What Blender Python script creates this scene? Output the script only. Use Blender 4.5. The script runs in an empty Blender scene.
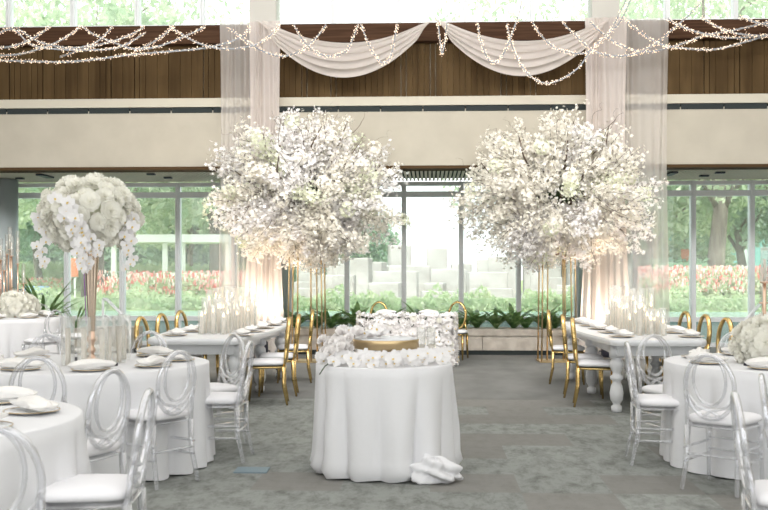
import bpy, math, random
import numpy as np
from math import sin, cos, pi, radians, sqrt, atan2
from mathutils import Vector, Matrix, Euler
random.seed(11); RNG = np.random.default_rng(11)
S = bpy.context.scene
COL = S.collection

# ------------------------------------------------------------------ camera, world, light, exposure
YAW = 0.0459
cd = bpy.data.cameras.new('camera'); cam = bpy.data.objects.new('camera', cd); COL.objects.link(cam)
cam.location = (0, 0, 1.45); cam.rotation_euler = (pi/2, 0, YAW)
cd.sensor_width = 36; cd.lens = 46.875; cd.shift_y = 0.0221; cd.clip_end = 300
cd.dof.use_dof = True; cd.dof.focus_distance = 11.5; cd.dof.aperture_fstop = 4.5
S.camera = cam
w = bpy.data.worlds.new('sky'); S.world = w; w.use_nodes = True
bg = w.node_tree.nodes['Background']; bg.inputs[0].default_value = (0.97, 0.985, 1.0, 1); bg.inputs[1].default_value = 2.6
S.view_settings.view_transform = 'Standard'; S.view_settings.look = 'None'
S.view_settings.gamma = 1; S.view_settings.exposure = 0.14
S.cycles.transparent_max_bounces = 40; S.cycles.max_bounces = 8
S.cycles.caustics_reflective = False; S.cycles.caustics_refractive = False
sd = bpy.data.lights.new('sun', 'SUN'); sd.energy = 4.5; sd.angle = radians(12); sd.color = (1, .97, .9)
so = bpy.data.objects.new('sun', sd); COL.objects.link(so); so.location = (0, -10, 30); so.rotation_euler = (radians(42), 0, radians(-15))
# broad overhead fill lamp, added to light the floor from above
ld = bpy.data.lights.new('overhead_fill', 'AREA'); ld.shape = 'RECTANGLE'; ld.size = 17; ld.size_y = 15; ld.energy = 640
ld.color = (1.0, 0.99, 0.98)
lo = bpy.data.objects.new('overhead_fill', ld); COL.objects.link(lo); lo.location = (0, 7, 7.1)
# fill lamp added to brighten the fascia, drapes and blossoms
ld2 = bpy.data.lights.new('fascia_fill', 'AREA'); ld2.shape = 'RECTANGLE'; ld2.size = 16; ld2.size_y = 2; ld2.energy = 640; ld2.color = (1, .98, .96); ld2.spread = radians(110)
lo2 = bpy.data.objects.new('fascia_fill', ld2); COL.objects.link(lo2); lo2.location = (0, 9.0, 6.9); lo2.rotation_euler = (radians(62), 0, 0)

# ------------------------------------------------------------------ helpers
def at(px, d):
    """room X, Y of the point d metres along the camera axis seen in column px"""
    xc = (px-384)/1000*d
    return (xc*cos(YAW)-d*sin(YAW), xc*sin(YAW)+d*cos(YAW))

class MB:
    def __init__(s): s.v = []; s.f = []; s.m = []; s.n = 0
    def add(s, v, f, mi=0):
        n = s.n
        s.v.extend([tuple(map(float, p)) for p in v]); s.f.extend([tuple(i+n for i in q) for q in f]); s.m.extend([mi]*len(f)); s.n += len(v)
    def box(s, c, d, rz=0, mi=0, taper=1.0):
        x, y, z = d[0]/2, d[1]/2, d[2]/2
        v = [(-x*taper,-y*taper,-z),(x*taper,-y*taper,-z),(x*taper,y*taper,-z),(-x*taper,y*taper,-z),(-x,-y,z),(x,-y,z),(x,y,z),(-x,y,z)]
        cc, ss = cos(rz), sin(rz)
        v = [(c[0]+a*cc-b*ss, c[1]+a*ss+b*cc, c[2]+e) for a, b, e in v]
        s.add(v, [(3,2,1,0),(4,5,6,7),(0,1,5,4),(1,2,6,5),(2,3,7,6),(3,0,4,7)], mi)
        return s
    def tube(s, pts, r, n=6, closed=False, mi=0, flat=1.0, cap=True):
        P = [Vector(p) for p in pts]; N = len(P)
        R = r if isinstance(r, (list, tuple)) else [r]*N
        up = Vector((0.13, 0.21, 1)).normalized(); prev = None; v = []
        for i in range(N):
            if closed: t = P[(i+1) % N]-P[i-1]
            else: t = P[min(i+1, N-1)]-P[max(i-1, 0)]
            if t.length < 1e-9: t = Vector((0,0,1))
            t.normalize()
            a = (prev if prev else up); a = a-t*a.dot(t)
            if a.length < 1e-4: a = Vector((1,0,0))-t*t.x
            a.normalize(); prev = a; b = t.cross(a)
            for k in range(n):
                th = 2*pi*k/n; q = P[i]+a*cos(th)*R[i]+b*sin(th)*R[i]*flat; v.append(q)
        f = []
        for i in range(N if closed else N-1):
            j = (i+1) % N
            for k in range(n): f.append((i*n+k, i*n+(k+1) % n, j*n+(k+1) % n, j*n+k))
        if cap and not closed: f.append(tuple(range(n-1,-1,-1))); f.append(tuple((N-1)*n+k for k in range(n)))
        s.add(v, f, mi); return s
    def lathe(s, prof, c=(0,0,0), n=16, mi=0, sx=1, sy=1, cap=True):
        v = []; 
        for r, z in prof:
            for k in range(n): v.append((c[0]+r*cos(2*pi*k/n)*sx, c[1]+r*sin(2*pi*k/n)*sy, c[2]+z))
        f = []
        for i in range(len(prof)-1):
            for k in range(n): f.append((i*n+k, i*n+(k+1) % n, (i+1)*n+(k+1) % n, (i+1)*n+k))
        if cap: f.append(tuple(range(n-1,-1,-1))); f.append(tuple((len(prof)-1)*n+k for k in range(n)))
        s.add(v, f, mi); return s
    def grid(s, fn, nu, nv, mi=0, closed=False):
        v = [fn(i/nu, j/nv) for j in range(nv+1) for i in range(nu if closed else nu+1)]
        W = nu if closed else nu+1; f = []
        for j in range(nv):
            for i in range(nu):
                a = j*W+i; b = j*W+(i+1) % W
                f.append((a, b, b+W, a+W))
        s.add(v, f, mi); return s
    def stamp(s, proto, M):
        for v, f, mi in proto:
            a = np.array(v); a = a @ M[0].T + M[1]
            s.add(a, f, mi)
        return s
    def build(s, name, mats, parent=None, smooth=True, kind=None):
        me = bpy.data.meshes.new(name); me.from_pydata(s.v, [], s.f)
        mats = mats if isinstance(mats, (list, tuple)) else [mats]
        for m in mats: me.materials.append(m)
        me.polygons.foreach_set('material_index', s.m)
        me.polygons.foreach_set('use_smooth', [smooth]*len(s.f)); me.update()
        o = bpy.data.objects.new(name, me); COL.objects.link(o)
        if parent: o.parent = parent
        if kind: o['kind'] = kind
        return o

def tag(o, label=None, cat=None, group=None, kind=None):
    if label: o['label'] = label
    if cat: o['category'] = cat
    if group: o['group'] = group
    if kind: o['kind'] = kind
    return o
def thing(name, label, cat, loc=(0,0,0), rz=0, group=None):
    o = bpy.data.objects.new(name, None); COL.objects.link(o); o.location = loc; o.rotation_euler = (0,0,rz); o.empty_display_size = .1
    return tag(o, label, cat, group)
KIDS = {}
def dup(src, loc, rz=0, label=None, group=None, scale=None):
    if src not in KIDS: KIDS[src] = [(c, list(c.children)) for c in src.children]
    r = src.copy(); COL.objects.link(r); r.location = loc; r.rotation_euler = (0,0,rz)
    if scale: r.scale = scale if isinstance(scale, tuple) else (scale,)*3
    if label: r['label'] = label
    if group: r['group'] = group
    for c, gs in KIDS[src]:
        k = c.copy(); COL.objects.link(k); k.parent = r
        for g in gs:
            h = g.copy(); COL.objects.link(h); h.parent = k
    return r
USED = set()
def place(proto, *a, **k):
    if proto not in USED:
        KIDS[proto] = [(c, list(c.children)) for c in proto.children]
        USED.add(proto)
        loc = a[0]; rz = a[1] if len(a) > 1 else 0
        proto.location = loc; proto.rotation_euler = (0,0,rz)
        sc = k.get('scale')
        if sc: proto.scale = sc if isinstance(sc, tuple) else (sc,)*3
        if k.get('label'): proto['label'] = k['label']
        if k.get('group'): proto['group'] = k['group']
        return proto
    k2 = dict(k)
    if not k2.get('scale') and tuple(proto.scale) != (1,1,1): k2['scale'] = 1.0
    r = dup(proto, *a, **k2)
    if not k2.get('group') and 'group' in r and k.get('nogroup'): del r['group']
    return r

# ------------------------------------------------------------------ materials
def mat(name, col, rough=.6, metal=0, spec=.5, sheen=0, emit=None, es=0, trans=0, sub=0):
    m = bpy.data.materials.new(name); m.use_nodes = True; b = m.node_tree.nodes['Principled BSDF']
    b.inputs['Base Color'].default_value = (*col, 1); b.inputs['Roughness'].default_value = rough; b.inputs['Metallic'].default_value = metal
    b.inputs['Specular IOR Level'].default_value = spec
    if emit: b.inputs['Emission Color'].default_value = (*emit, 1); b.inputs['Emission Strength'].default_value = es
    return m
def N(m, t, **k):
    n = m.node_tree.nodes.new(t)
    for a, b in k.items(): setattr(n, a, b)
    return n
def L(m, a, b): m.node_tree.links.new(a, b)
def P(m): return m.node_tree.nodes['Principled BSDF']
def vary(m, c1, c2, scale=5, detail=3, coord='Object', stretch=(1,1,1), lo=.35, hi=.65):
    tc = N(m, 'ShaderNodeTexCoord'); mp = N(m, 'ShaderNodeMapping'); mp.inputs['Scale'].default_value = stretch
    no = N(m, 'ShaderNodeTexNoise'); no.inputs['Scale'].default_value = scale; no.inputs['Detail'].default_value = detail
    r = N(m, 'ShaderNodeValToRGB'); r.color_ramp.elements[0].position = lo; r.color_ramp.elements[1].position = hi
    r.color_ramp.elements[0].color = (*c1, 1); r.color_ramp.elements[1].color = (*c2, 1)
    L(m, tc.outputs[coord], mp.inputs[0]); L(m, mp.outputs[0], no.inputs['Vector']); L(m, no.outputs[0], r.inputs[0]); L(m, r.outputs[0], P(m).inputs['Base Color'])
    return r
def bump(m, scale, strength, dist=.01, coord='Object', stretch=(1,1,1)):
    tc = N(m, 'ShaderNodeTexCoord'); mp = N(m, 'ShaderNodeMapping'); mp.inputs['Scale'].default_value = stretch
    no = N(m, 'ShaderNodeTexNoise'); no.inputs['Scale'].default_value = scale
    b = N(m, 'ShaderNodeBump'); b.inputs['Strength'].default_value = strength; b.inputs['Distance'].default_value = dist
    L(m, tc.outputs[coord], mp.inputs[0]); L(m, mp.outputs[0], no.inputs['Vector']); L(m, no.outputs[0], b.inputs['Height']); L(m, b.outputs[0], P(m).inputs['Normal'])
def thin(m, transp, tcol=(1,1,1), translucent=0.0, trcol=(1,1,1)):
    """let part of the light straight through a thin sheet"""
    out = m.node_tree.nodes['Material Output']; src = P(m).outputs[0]
    if translucent:
        tl = N(m, 'ShaderNodeBsdfTranslucent'); tl.inputs[0].default_value = (*trcol, 1)
        mx = N(m, 'ShaderNodeMixShader'); mx.inputs[0].default_value = translucent; L(m, src, mx.inputs[1]); L(m, tl.outputs[0], mx.inputs[2]); src = mx.outputs[0]
    if transp:
        tr = N(m, 'ShaderNodeBsdfTransparent'); tr.inputs[0].default_value = (*tcol, 1)
        mx = N(m, 'ShaderNodeMixShader'); mx.inputs[0].default_value = transp; L(m, src, mx.inputs[1]); L(m, tr.outputs[0], mx.inputs[2]); src = mx.outputs[0]
    L(m, src, out.inputs[0]); return m
def clear(name, tint, rough=.03, f0=.08, edge=.75, blend=.35, body=(1,1,1), bodyamt=0.0):
    """thin clear plastic or glass: see-through, with reflecting rims"""
    m = bpy.data.materials.new(name); m.use_nodes = True; nt = m.node_tree; nt.nodes.remove(P(m)); out = nt.nodes['Material Output']
    tr = N(m, 'ShaderNodeBsdfTransparent'); tr.inputs[0].default_value = (*tint, 1)
    gl = N(m, 'ShaderNodeBsdfGlossy'); gl.inputs['Roughness'].default_value = rough; gl.inputs[0].default_value = (1,1,1,1)
    lw = N(m, 'ShaderNodeLayerWeight'); lw.inputs[0].default_value = blend
    mr = N(m, 'ShaderNodeMapRange'); mr.inputs['To Min'].default_value = f0; mr.inputs['To Max'].default_value = edge
    L(m, lw.outputs['Facing'], mr.inputs['Value'])
    mx = N(m, 'ShaderNodeMixShader'); L(m, mr.outputs[0], mx.inputs[0]); L(m, tr.outputs[0], mx.inputs[1]); L(m, gl.outputs[0], mx.inputs[2]); o = mx.outputs[0]
    if bodyamt:
        d = N(m, 'ShaderNodeBsdfDiffuse'); d.inputs[0].default_value = (*body, 1); m2 = N(m, 'ShaderNodeMixShader'); m2.inputs[0].default_value = bodyamt
        L(m, o, m2.inputs[1]); L(m, d.outputs[0], m2.inputs[2]); o = m2.outputs[0]
    L(m, o, out.inputs[0]); return m

M_cloth = mat('white_table_linen', (.80,.80,.815), .8); bump(M_cloth, 9, .25, .02)
M_cushion = mat('white_seat_cushion', (.88,.87,.89), .6)
M_napkin = mat('white_napkin_linen', (.87,.85,.82), .85); bump(M_napkin, 30, .4, .01)
M_acryl = clear('clear_acrylic', (.965,.97,.985), .05, .12, .85, .4, (.9,.9,.95), .09)
M_glass = clear('clear_glass', (.985,.99,.985), .02, .02, .45, .2, (1,.98,.95), .065)
M_pane = clear('window_glass', (.95,.985,.975), .0, .02, .5, .12, (.95,.985,.975), .15)  # milky diffuse share puts a veil of glare into the glass
M_pane2 = clear('clerestory_glass', (.96,.985,.98), .0, .02, .5, .12, (.95,.985,.97), .05)  # clearer copy, with a fainter glare veil mixed in
M_gold = mat('polished_gold', (.72,.52,.22), .22, 1.0); bump(M_gold, 30, .5, .01)
M_goldp = mat('brushed_gold', (.70,.53,.30), .35, 1.0)
M_rose = mat('rose_gold', (.86,.62,.48), .3, 1.0)
M_wax = mat('candle_wax', (.96,.94,.9), .5); thin(M_wax, 0, translucent=.4, trcol=(1,.9,.75))
M_flame = mat('candle_flame', (1,.8,.5), .5, emit=(1,.62,.28), es=9)
M_bulb = mat('warm_fairy_bulb', (1,.85,.7), .5, emit=(1,.74,.52), es=1.25)
M_wire = mat('silver_wire', (.36,.38,.41), .5, .2)
M_whitepaint = mat('white_table_paint', (.8,.81,.83), .35)
M_cream = mat('cream_plaster', (.60,.56,.48), .9); vary(M_cream, (.43,.395,.325), (.47,.435,.36), 2, 4)
M_creamlt = mat('cream_moulding', (.53,.495,.41), .8)
M_dark = mat('dark_reveal', (.035,.042,.042), .8, spec=.1)
M_brown = mat('brown_edge', (.075,.045,.022), .8, spec=.1)
M_beam = mat('walnut_beam', (.12,.065,.04), .75, spec=.15); vary(M_beam, (.045,.021,.011), (.085,.043,.023), 3, 5, stretch=(.4,4,9))
M_panel = mat('walnut_panelling', (.14,.09,.05), .8, spec=.12); vary(M_panel, (.060,.036,.015), (.105,.066,.029), 4, 4, stretch=(1.2,1,.12))
M_slat = mat('soffit_slat', (.72,.66,.56), .8, spec=.1)
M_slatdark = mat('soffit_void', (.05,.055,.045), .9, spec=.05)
M_alu = mat('grey_aluminium', (.80,.82,.83), .4, 0)
M_colm = mat('column_cladding', (.42,.47,.48), .5, .2)
M_pillar = mat('pillar_plaster', (.62,.60,.55), .9)
M_sheer = mat('sheer_voile', (.82,.77,.73), .9); thin(M_sheer, .50, translucent=.4, trcol=(.97,.94,.91))
M_drape = mat('ivory_drape', (.72,.655,.62), .9); thin(M_drape, .05, translucent=.4, trcol=(.9,.82,.75))
M_swag = mat('ivory_chiffon', (.76,.70,.66), .9); thin(M_swag, .12, translucent=.35, trcol=(.9,.84,.79))
M_stone = mat('limestone', (.55,.50,.43), .85); vary(M_stone, (.47,.42,.36), (.62,.57,.5), 6, 4)
M_leafd = mat('dark_glossy_leaf', (.035,.085,.03), .35); vary(M_leafd, (.045,.13,.035), (.34,.48,.22), 12, 2, lo=.42, hi=.6)
M_petal = mat('white_blossom', (.96,.935,.92), .7); thin(M_petal, 0, translucent=.2, trcol=(.98,.96,.95))
M_petalc = mat('cream_blossom', (.96,.925,.84), .7); thin(M_petalc, 0, translucent=.2, trcol=(.98,.95,.88))
M_petalg = mat('greenish_hydrangea', (.92,.94,.78), .7); thin(M_petalg, 0, translucent=.25, trcol=(.9,.93,.7))
M_rosep = mat('ivory_rose', (.97,.965,.90), .7); thin(M_rosep, 0, translucent=.4, trcol=(1,.985,.93))
M_orch = mat('white_orchid', (.92,.91,.91), .6); thin(M_orch, 0, translucent=.2, trcol=(.97,.95,.95))
M_lip = mat('orchid_lip', (.75,.55,.15), .6)
M_twig = mat('brown_twig', (.11,.075,.05), .8)
M_black = mat('black_card', (.02,.02,.035), .5)
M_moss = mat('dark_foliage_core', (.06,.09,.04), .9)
M_purple = mat('purple_ribbon', (.30,.07,.35), .5)

# ------------------------------------------------------------------ setting
def struct(name, mb, m, smooth=False): return mb.build(name, m, smooth=smooth, kind='structure')
# carpet: 0.6 m tiles in front, plain broadloom beyond
M_carpet = mat('grey_tile_carpet', (.2,.2,.19), .95, spec=.2)
def carpet(m):
    tc = N(m, 'ShaderNodeTexCoord'); mp = N(m, 'ShaderNodeMapping'); mp.inputs['Location'].default_value = (10.2, -11.4, 0)
    L(m, tc.outputs['Object'], mp.inputs[0])
    br = N(m, 'ShaderNodeTexBrick'); br.offset = 0.0; br.offset_frequency = 2; br.squash = 1
    br.inputs['Color1'].default_value = (0,0,0,1); br.inputs['Color2'].default_value = (1,1,1,1); br.inputs['Mortar'].default_value = (.5,.5,.5,1)
    br.inputs['Scale'].default_value = 1; br.inputs['Mortar Size'].default_value = 0.0; br.inputs['Bias'].default_value = 0
    br.inputs['Brick Width'].default_value = .6; br.inputs['Row Height'].default_value = .6
    L(m, mp.outputs[0], br.inputs['Vector'])
    n1 = N(m, 'ShaderNodeTexNoise'); n1.inputs['Scale'].default_value = 5; n1.inputs['Detail'].default_value = 10; n1.inputs['Roughness'].default_value = .8
    n1.inputs['Distortion'].default_value = .25
    mp2 = N(m, 'ShaderNodeMapping'); mp2.inputs['Scale'].default_value = (1.5,.75,1); L(m, tc.outputs['Object'], mp2.inputs[0]); L(m, mp2.outputs[0], n1.inputs['Vector'])
    r1 = N(m, 'ShaderNodeValToRGB'); e = r1.color_ramp.elements; e[0].position = .34; e[0].color = (.155,.157,.145,1); e[1].position = .55; e[1].color = (.315,.33,.31,1); L(m, n1.outputs[0], r1.inputs[0])
    mp3 = N(m, 'ShaderNodeMapping'); mp3.inputs['Scale'].default_value = (1,60,1); L(m, tc.outputs['Object'], mp3.inputs[0])
    n2 = N(m, 'ShaderNodeTexNoise'); n2.inputs['Scale'].default_value = 3; n2.inputs['Detail'].default_value = 3; L(m, mp3.outputs[0], n2.inputs['Vector'])
    r2 = N(m, 'ShaderNodeValToRGB'); e = r2.color_ramp.elements; e[0].color = (.19,.182,.168,1); e[1].color = (.235,.226,.212,1); e[0].position = .3; e[1].position = .7; L(m, n2.outputs[0], r2.inputs[0])
    st = N(m, 'ShaderNodeMapRange'); st.inputs['From Min'].default_value = .75; st.inputs['From Max'].default_value = .76; L(m, br.outputs['Color'], st.inputs['Value'])
    mx = N(m, 'ShaderNodeMix', data_type='RGBA'); pm = N(m, 'ShaderNodeMath', operation='MULTIPLY'); pm.inputs[1].default_value = .8; L(m, st.outputs[0], pm.inputs[0]); L(m, pm.outputs[0], mx.inputs[0]); L(m, r1.outputs[0], mx.inputs[6]); L(m, r2.outputs[0], mx.inputs[7])
    # beyond 11.4 m the plain cut pile
    sp = N(m, 'ShaderNodeSeparateXYZ'); L(m, tc.outputs['Object'], sp.inputs[0])
    far = N(m, 'ShaderNodeMath', operation='GREATER_THAN'); far.inputs[1].default_value = 11.4; L(m, sp.outputs['Y'], far.inputs[0])
    n3 = N(m, 'ShaderNodeTexNoise'); n3.inputs['Scale'].default_value = 1.5; n3.inputs['Detail'].default_value = 4; L(m, mp2.outputs[0], n3.inputs['Vector'])
    r3 = N(m, 'ShaderNodeValToRGB'); e = r3.color_ramp.elements; e[0].color = (.175,.175,.168,1); e[1].color = (.225,.225,.215,1); e[0].position = .35; e[1].position = .65; L(m, n3.outputs[0], r3.inputs[0])
    m2 = N(m, 'ShaderNodeMix', data_type='RGBA'); L(m, far.outputs[0], m2.inputs[0]); tb = N(m, 'ShaderNodeMapRange'); tb.inputs['To Min'].default_value = .86; tb.inputs['To Max'].default_value = 1.08; L(m, br.outputs['Color'], tb.inputs['Value']); vm = N(m, 'ShaderNodeVectorMath', operation='SCALE'); L(m, mx.outputs[2], vm.inputs[0]); L(m, tb.outputs[0], vm.inputs['Scale']); L(m, vm.outputs[0], m2.inputs[6]); L(m, r3.outputs[0], m2.inputs[7])
    L(m, m2.outputs[2], P(m).inputs['Base Color'])
carpet(M_carpet)
YF, YW, ZS = 17.0, 19.65, 3.22       # fascia plane, window wall plane, soffit height
struct('floor', MB().box((0, 8.9, -.1), (20.4, 21.8, .2)), M_carpet)
M_ceil = mat('ceiling_white', (.8,.79,.76), .9)
struct('ceiling', MB().box((0, 7.1, 7.3), (20.4, 20.4, .2)), M_ceil)
struct('wall_front', MB().box((0, -3.1, .45), (20.4, .2, .9)).box((0, -3.1, 6.1), (20.4, .2, 2.2)), M_cream); struct('wall_left', MB().box((-10.3, 8.3, 3.6), (.2, 22.8, 7.2)), M_cream); struct('wall_right', MB().box((10.3, 8.3, 3.6), (.2, 22.8, 7.2)), M_cream)  # unseen walls, added to hold back daylight; front opening sized for it
struct('wall_back', MB().box((0, YF+.2, (ZS+4.22)/2+.02), (20.4, .4, 4.22-ZS-.04)).box((0, YF+.25, 4.9), (20.4, .3, 1.36)), M_cream)
mb = MB()
mb.box((0, YF+.08, 5.505), (20.4, .36, .31)); struct('trim_1', mb, M_beam)
mb = MB(); x = -10.2; k = 0
while x < 10.2:                                            # walnut boards, with a wider joint every 1.2 / 0.48 m
    gap = .024 if k % 17 in (0, 12) else .004
    mb.box((x+.05, YF+.07+.014*(k % 2), 4.9), (.10-gap, .06, .94)); x += .10; k += 1
struct('trim_2', mb, M_panel)
struct('trim_7', MB().box((0, YF+.13, 4.9), (20.4, .05, .95)).box((0, YF+.14, 4.225), (20.4, .1, .1)), M_brown)
struct('trim_3', MB().box((0, YF+.06, 4.355), (20.4, .16, .15)), M_creamlt)
mb = MB(); x = -10.2
while x < 10.2: mb.box((x+.36, YF+.05, 4.225), (.70, .12, .09)); x += .72
struct('trim_4', mb, M_dark)
struct('trim_5', MB().box((0, YF+.19, ZS+.01), (20.4, .44, .05)), M_brown)
# soffit: open slats over a dark void
mb = MB(); x = -10.2
while x < 10.2: mb.box((x, (YF+YW)/2+.2, ZS+.02), (.045, YW-YF-.42, .010)); x += .075
struct('ceiling_soffit', mb, M_slat)
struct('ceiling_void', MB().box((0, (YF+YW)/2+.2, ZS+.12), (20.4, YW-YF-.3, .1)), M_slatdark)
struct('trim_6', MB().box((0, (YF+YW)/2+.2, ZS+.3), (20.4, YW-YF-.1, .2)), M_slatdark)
# windows: the same 1.12 m grid below and above
def window(name, y, z0, z1, rails, x0=-10.2, x1=10.2, wm=.095, sp=1.12):
    mb = MB(); g = MB(); k = -9
    while .61+sp*k < x1:
        X = .61+sp*k
        if X > x0: mb.box((X, y, (z0+z1)/2), (wm, .14, z1-z0)).box((X-wm*.18, y-.08, (z0+z1)/2), (wm*.4, .04, z1-z0))
        k += 1
    for z, h in rails: mb.box((0, y, z), (x1-x0, .12, h))
    o = struct(name, mb, M_alu)
    gl = MB().box((0, y+.02, (z0+z1)/2), (x1-x0, .012, z1-z0)).build('pane', M_pane if z0 < 1 else M_pane2, o, smooth=False)
    return o
window('window_1', YW, 0, ZS, [(ZS-.04, .08), (2.975, .11), (.53, .09), (.04, .08)])
window('window_2', YF+.3, 5.6, 7.2, [(5.72, .08), (7.1, .1)], wm=.085, sp=1.144)
# columns behind the drapes and at the ends
for nm, X in (('column_left', -2.88), ('column_right', 2.98)):
    struct(nm, MB().box((X, YF+.36, 6.4), (.46, .5, 1.6)), M_pillar)
    struct(nm+'_shaft', MB().lathe([(.29,0),(.29,ZS)], (X+.0, 18.3, 0), 24), M_colm, True)
struct('column_far_left', MB().lathe([(.3,0),(.3,ZS)], (*at(2, 19.2), 0), 24), M_colm, True)

# soffit vents
for px, d, ln, lb in ((45,18.35,.55,'long black slot vent in the soffit above the big rose ball'), (20,18.8,.14,'small black vent at the far left of the soffit'), (151,18.0,.14,'small black vent in the soffit right of the rose ball'),
              (168,18.7,.14,'small black vent nearest the window head in the left soffit'), (671,17.9,.5,'long black slot vent in the right soffit beside the sheer drape'), (704,18.3,.16,'small black vent near the window head in the right soffit'), (720,17.7,.16,'small black vent near the fascia edge in the right soffit')):
    X, Y = at(px, d); o = MB().box((0,0,0), (.13 if ln > .3 else ln, ln if ln > .3 else .1, .03)).build('ceiling_vent', M_black, smooth=False); o.location = (X, Y, ZS-.012); tag(o, lb, 'vent')

# ------------------------------------------------------------------ outdoors
M_grass = mat('lawn', (.30,.42,.14), .9); vary(M_grass, (.26,.38,.12), (.42,.50,.22), 3, 4)
M_pave = mat('pale_paving', (.62,.60,.56), .9); vary(M_pave, (.42,.41,.39), (.52,.51,.48), 1.2, 3)
M_teal = mat('teal_pool_edge', (.20,.34,.34), .4); vary(M_teal, (.16,.28,.28), (.28,.42,.40), 3, 3)
M_water = mat('pool_water', (.34,.50,.48), .15); bump(M_water, 6, .3, .02)
M_leaf1 = mat('pale_green_leaves', (.40,.48,.26), .7); vary(M_leaf1, (.20,.30,.18), (.58,.64,.46), .9, 5, lo=.38, hi=.6); thin(M_leaf1, 0, translucent=.4, trcol=(.56,.68,.46))
M_leaf2 = mat('bluish_green_leaves', (.16,.28,.15), .7); vary(M_leaf2, (.14,.25,.18), (.42,.52,.40), .9, 5, lo=.38, hi=.6); thin(M_leafd, 0, translucent=.3, trcol=(.35,.55,.2)); thin(M_leaf2, 0, translucent=.4, trcol=(.46,.60,.46))
M_hedge = mat('hedge_leaves', (.30,.42,.14), .7); vary(M_hedge, (.28,.38,.20), (.56,.61,.42), 2.5, 2); thin(M_hedge, 0, translucent=.35, trcol=(.6,.74,.4))
M_bark = mat('tree_bark', (.20,.16,.12), .9); vary(M_bark, (.11,.09,.075), (.27,.23,.19), 5, 4, stretch=(1,1,.2))
M_red = mat('red_flower', (.80,.20,.17), .7)
M_pink = mat('coral_flower', (.88,.46,.42), .7)
M_block = mat('pale_stone_block', (.5,.48,.45), .9); vary(M_block, (.40,.38,.355), (.52,.50,.475), 2, 3)
M_whites = mat('white_metalwork', (.85,.86,.86), .5)
ZG = .5
struct('ground', MB().box((0, 72, ZG-.3), (160, 95, .6)), M_grass)
struct('ground_terrace', MB().box((1.2, 34, ZG+.03), (15, 17, .06)), M_pave)
struct('pool_wall', MB().box((0, 20.6, .25), (40, .3, .5)), M_teal)
struct('pool_water', MB().box((0, 22.7, ZG-.06), (40, 3.9, .1)), M_water)
struct('ground_strip', MB().box((0, 20.1, -.1), (40, .75, .2)), M_stone)

def leaf_cloud(mb, blobs, n, size, mi=0, droop=.3):
    """n small leaf blades spread near the surface of blobs [(cx,cy,cz,rx,ry,rz)]"""
    W = np.array([b[3]*b[5] for b in blobs]); W = W/W.sum(); idx = RNG.choice(len(blobs), n, p=W); B = np.array(blobs)[idx]
    d = RNG.normal(size=(n,3)); d /= np.linalg.norm(d, axis=1)[:,None]; r = (.55+.5*RNG.random((n,1)))
    c = B[:,:3]+d*r*B[:,3:]
    a = RNG.normal(size=(n,3)); a[:,2] -= droop; a /= np.linalg.norm(a, axis=1)[:,None]
    b = np.cross(a, RNG.normal(size=(n,3))); b /= np.linalg.norm(b, axis=1)[:,None]
    s = size*(.6+.8*RNG.random((n,1)))
    V = np.stack([c-a*s, c+b*s*.45, c+a*s, c-b*s*.45], 1).reshape(-1,3)
    mb.add(V.tolist(), [(4*i,4*i+1,4*i+2,4*i+3) for i in range(n)], mi)
def make_tree(name, label, h, rad, leafmat, n, size, th=.22, seed=0, weep=False, trunkh=.35):
    rr = random.Random(seed); t = thing(name, label, 'tree')
    tb = MB(); base = [(0,0,0)]; 
    for i in range(1,6): base.append((rr.uniform(-.1,.1)*i, rr.uniform(-.1,.1)*i, h*trunkh*i/5*1.6))
    tb.tube(base, [th*(1-.12*i) for i in range(6)], 9)
    tips = []
    for i in range(9):
        a = 2*pi*i/9+rr.uniform(-.3,.3); l = rad*rr.uniform(.6,.95); st = base[2+(i % 4)]
        p1 = (st[0]+cos(a)*l*.4, st[1]+sin(a)*l*.4, st[2]+h*.15); p2 = (st[0]+cos(a)*l, st[1]+sin(a)*l, st[2]+h*rr.uniform(.22,.42))
        tb.tube([st, p1, p2], [th*.42, th*.26, th*.08], 6); tips.append(p2)
    tb.build('trunk', M_bark, t)
    lb = MB(); blobs = [(p[0], p[1], min(p[2], h*.85), rad*.42, rad*.42, h*.17) for p in tips]+[(0,0,h*.72,rad*.7,rad*.7,h*.26)]
    for i in range(6): a = 2*pi*i/6+rr.uniform(-.3,.3); blobs.append((.75*rad*cos(a), .75*rad*sin(a), h*.40, rad*.42, rad*.42, h*.15))
    for i in range(7):
        a = rr.uniform(0,2*pi); q = rr.uniform(.3,.8)*rad; blobs.append((q*cos(a), q*sin(a), h*rr.uniform(.5,.95), rad*.35, rad*.35, h*.12))
    leaf_cloud(lb, blobs, n, size, 0, 1.2 if weep else .3); lb.build('foliage', leafmat, t)
    return t
T1 = make_tree('broadleaf_tree', '', 9, 3.2, M_leaf1, 8500, .17, .2, 3)
T2 = make_tree('broadleaf_tree', '', 8, 3.0, M_leaf2, 8000, .17, .24, 5)
T3 = make_tree('willow_tree', '', 12, 4.2, M_leaf1, 7000, .15, .34, 7, True, .4)
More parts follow.
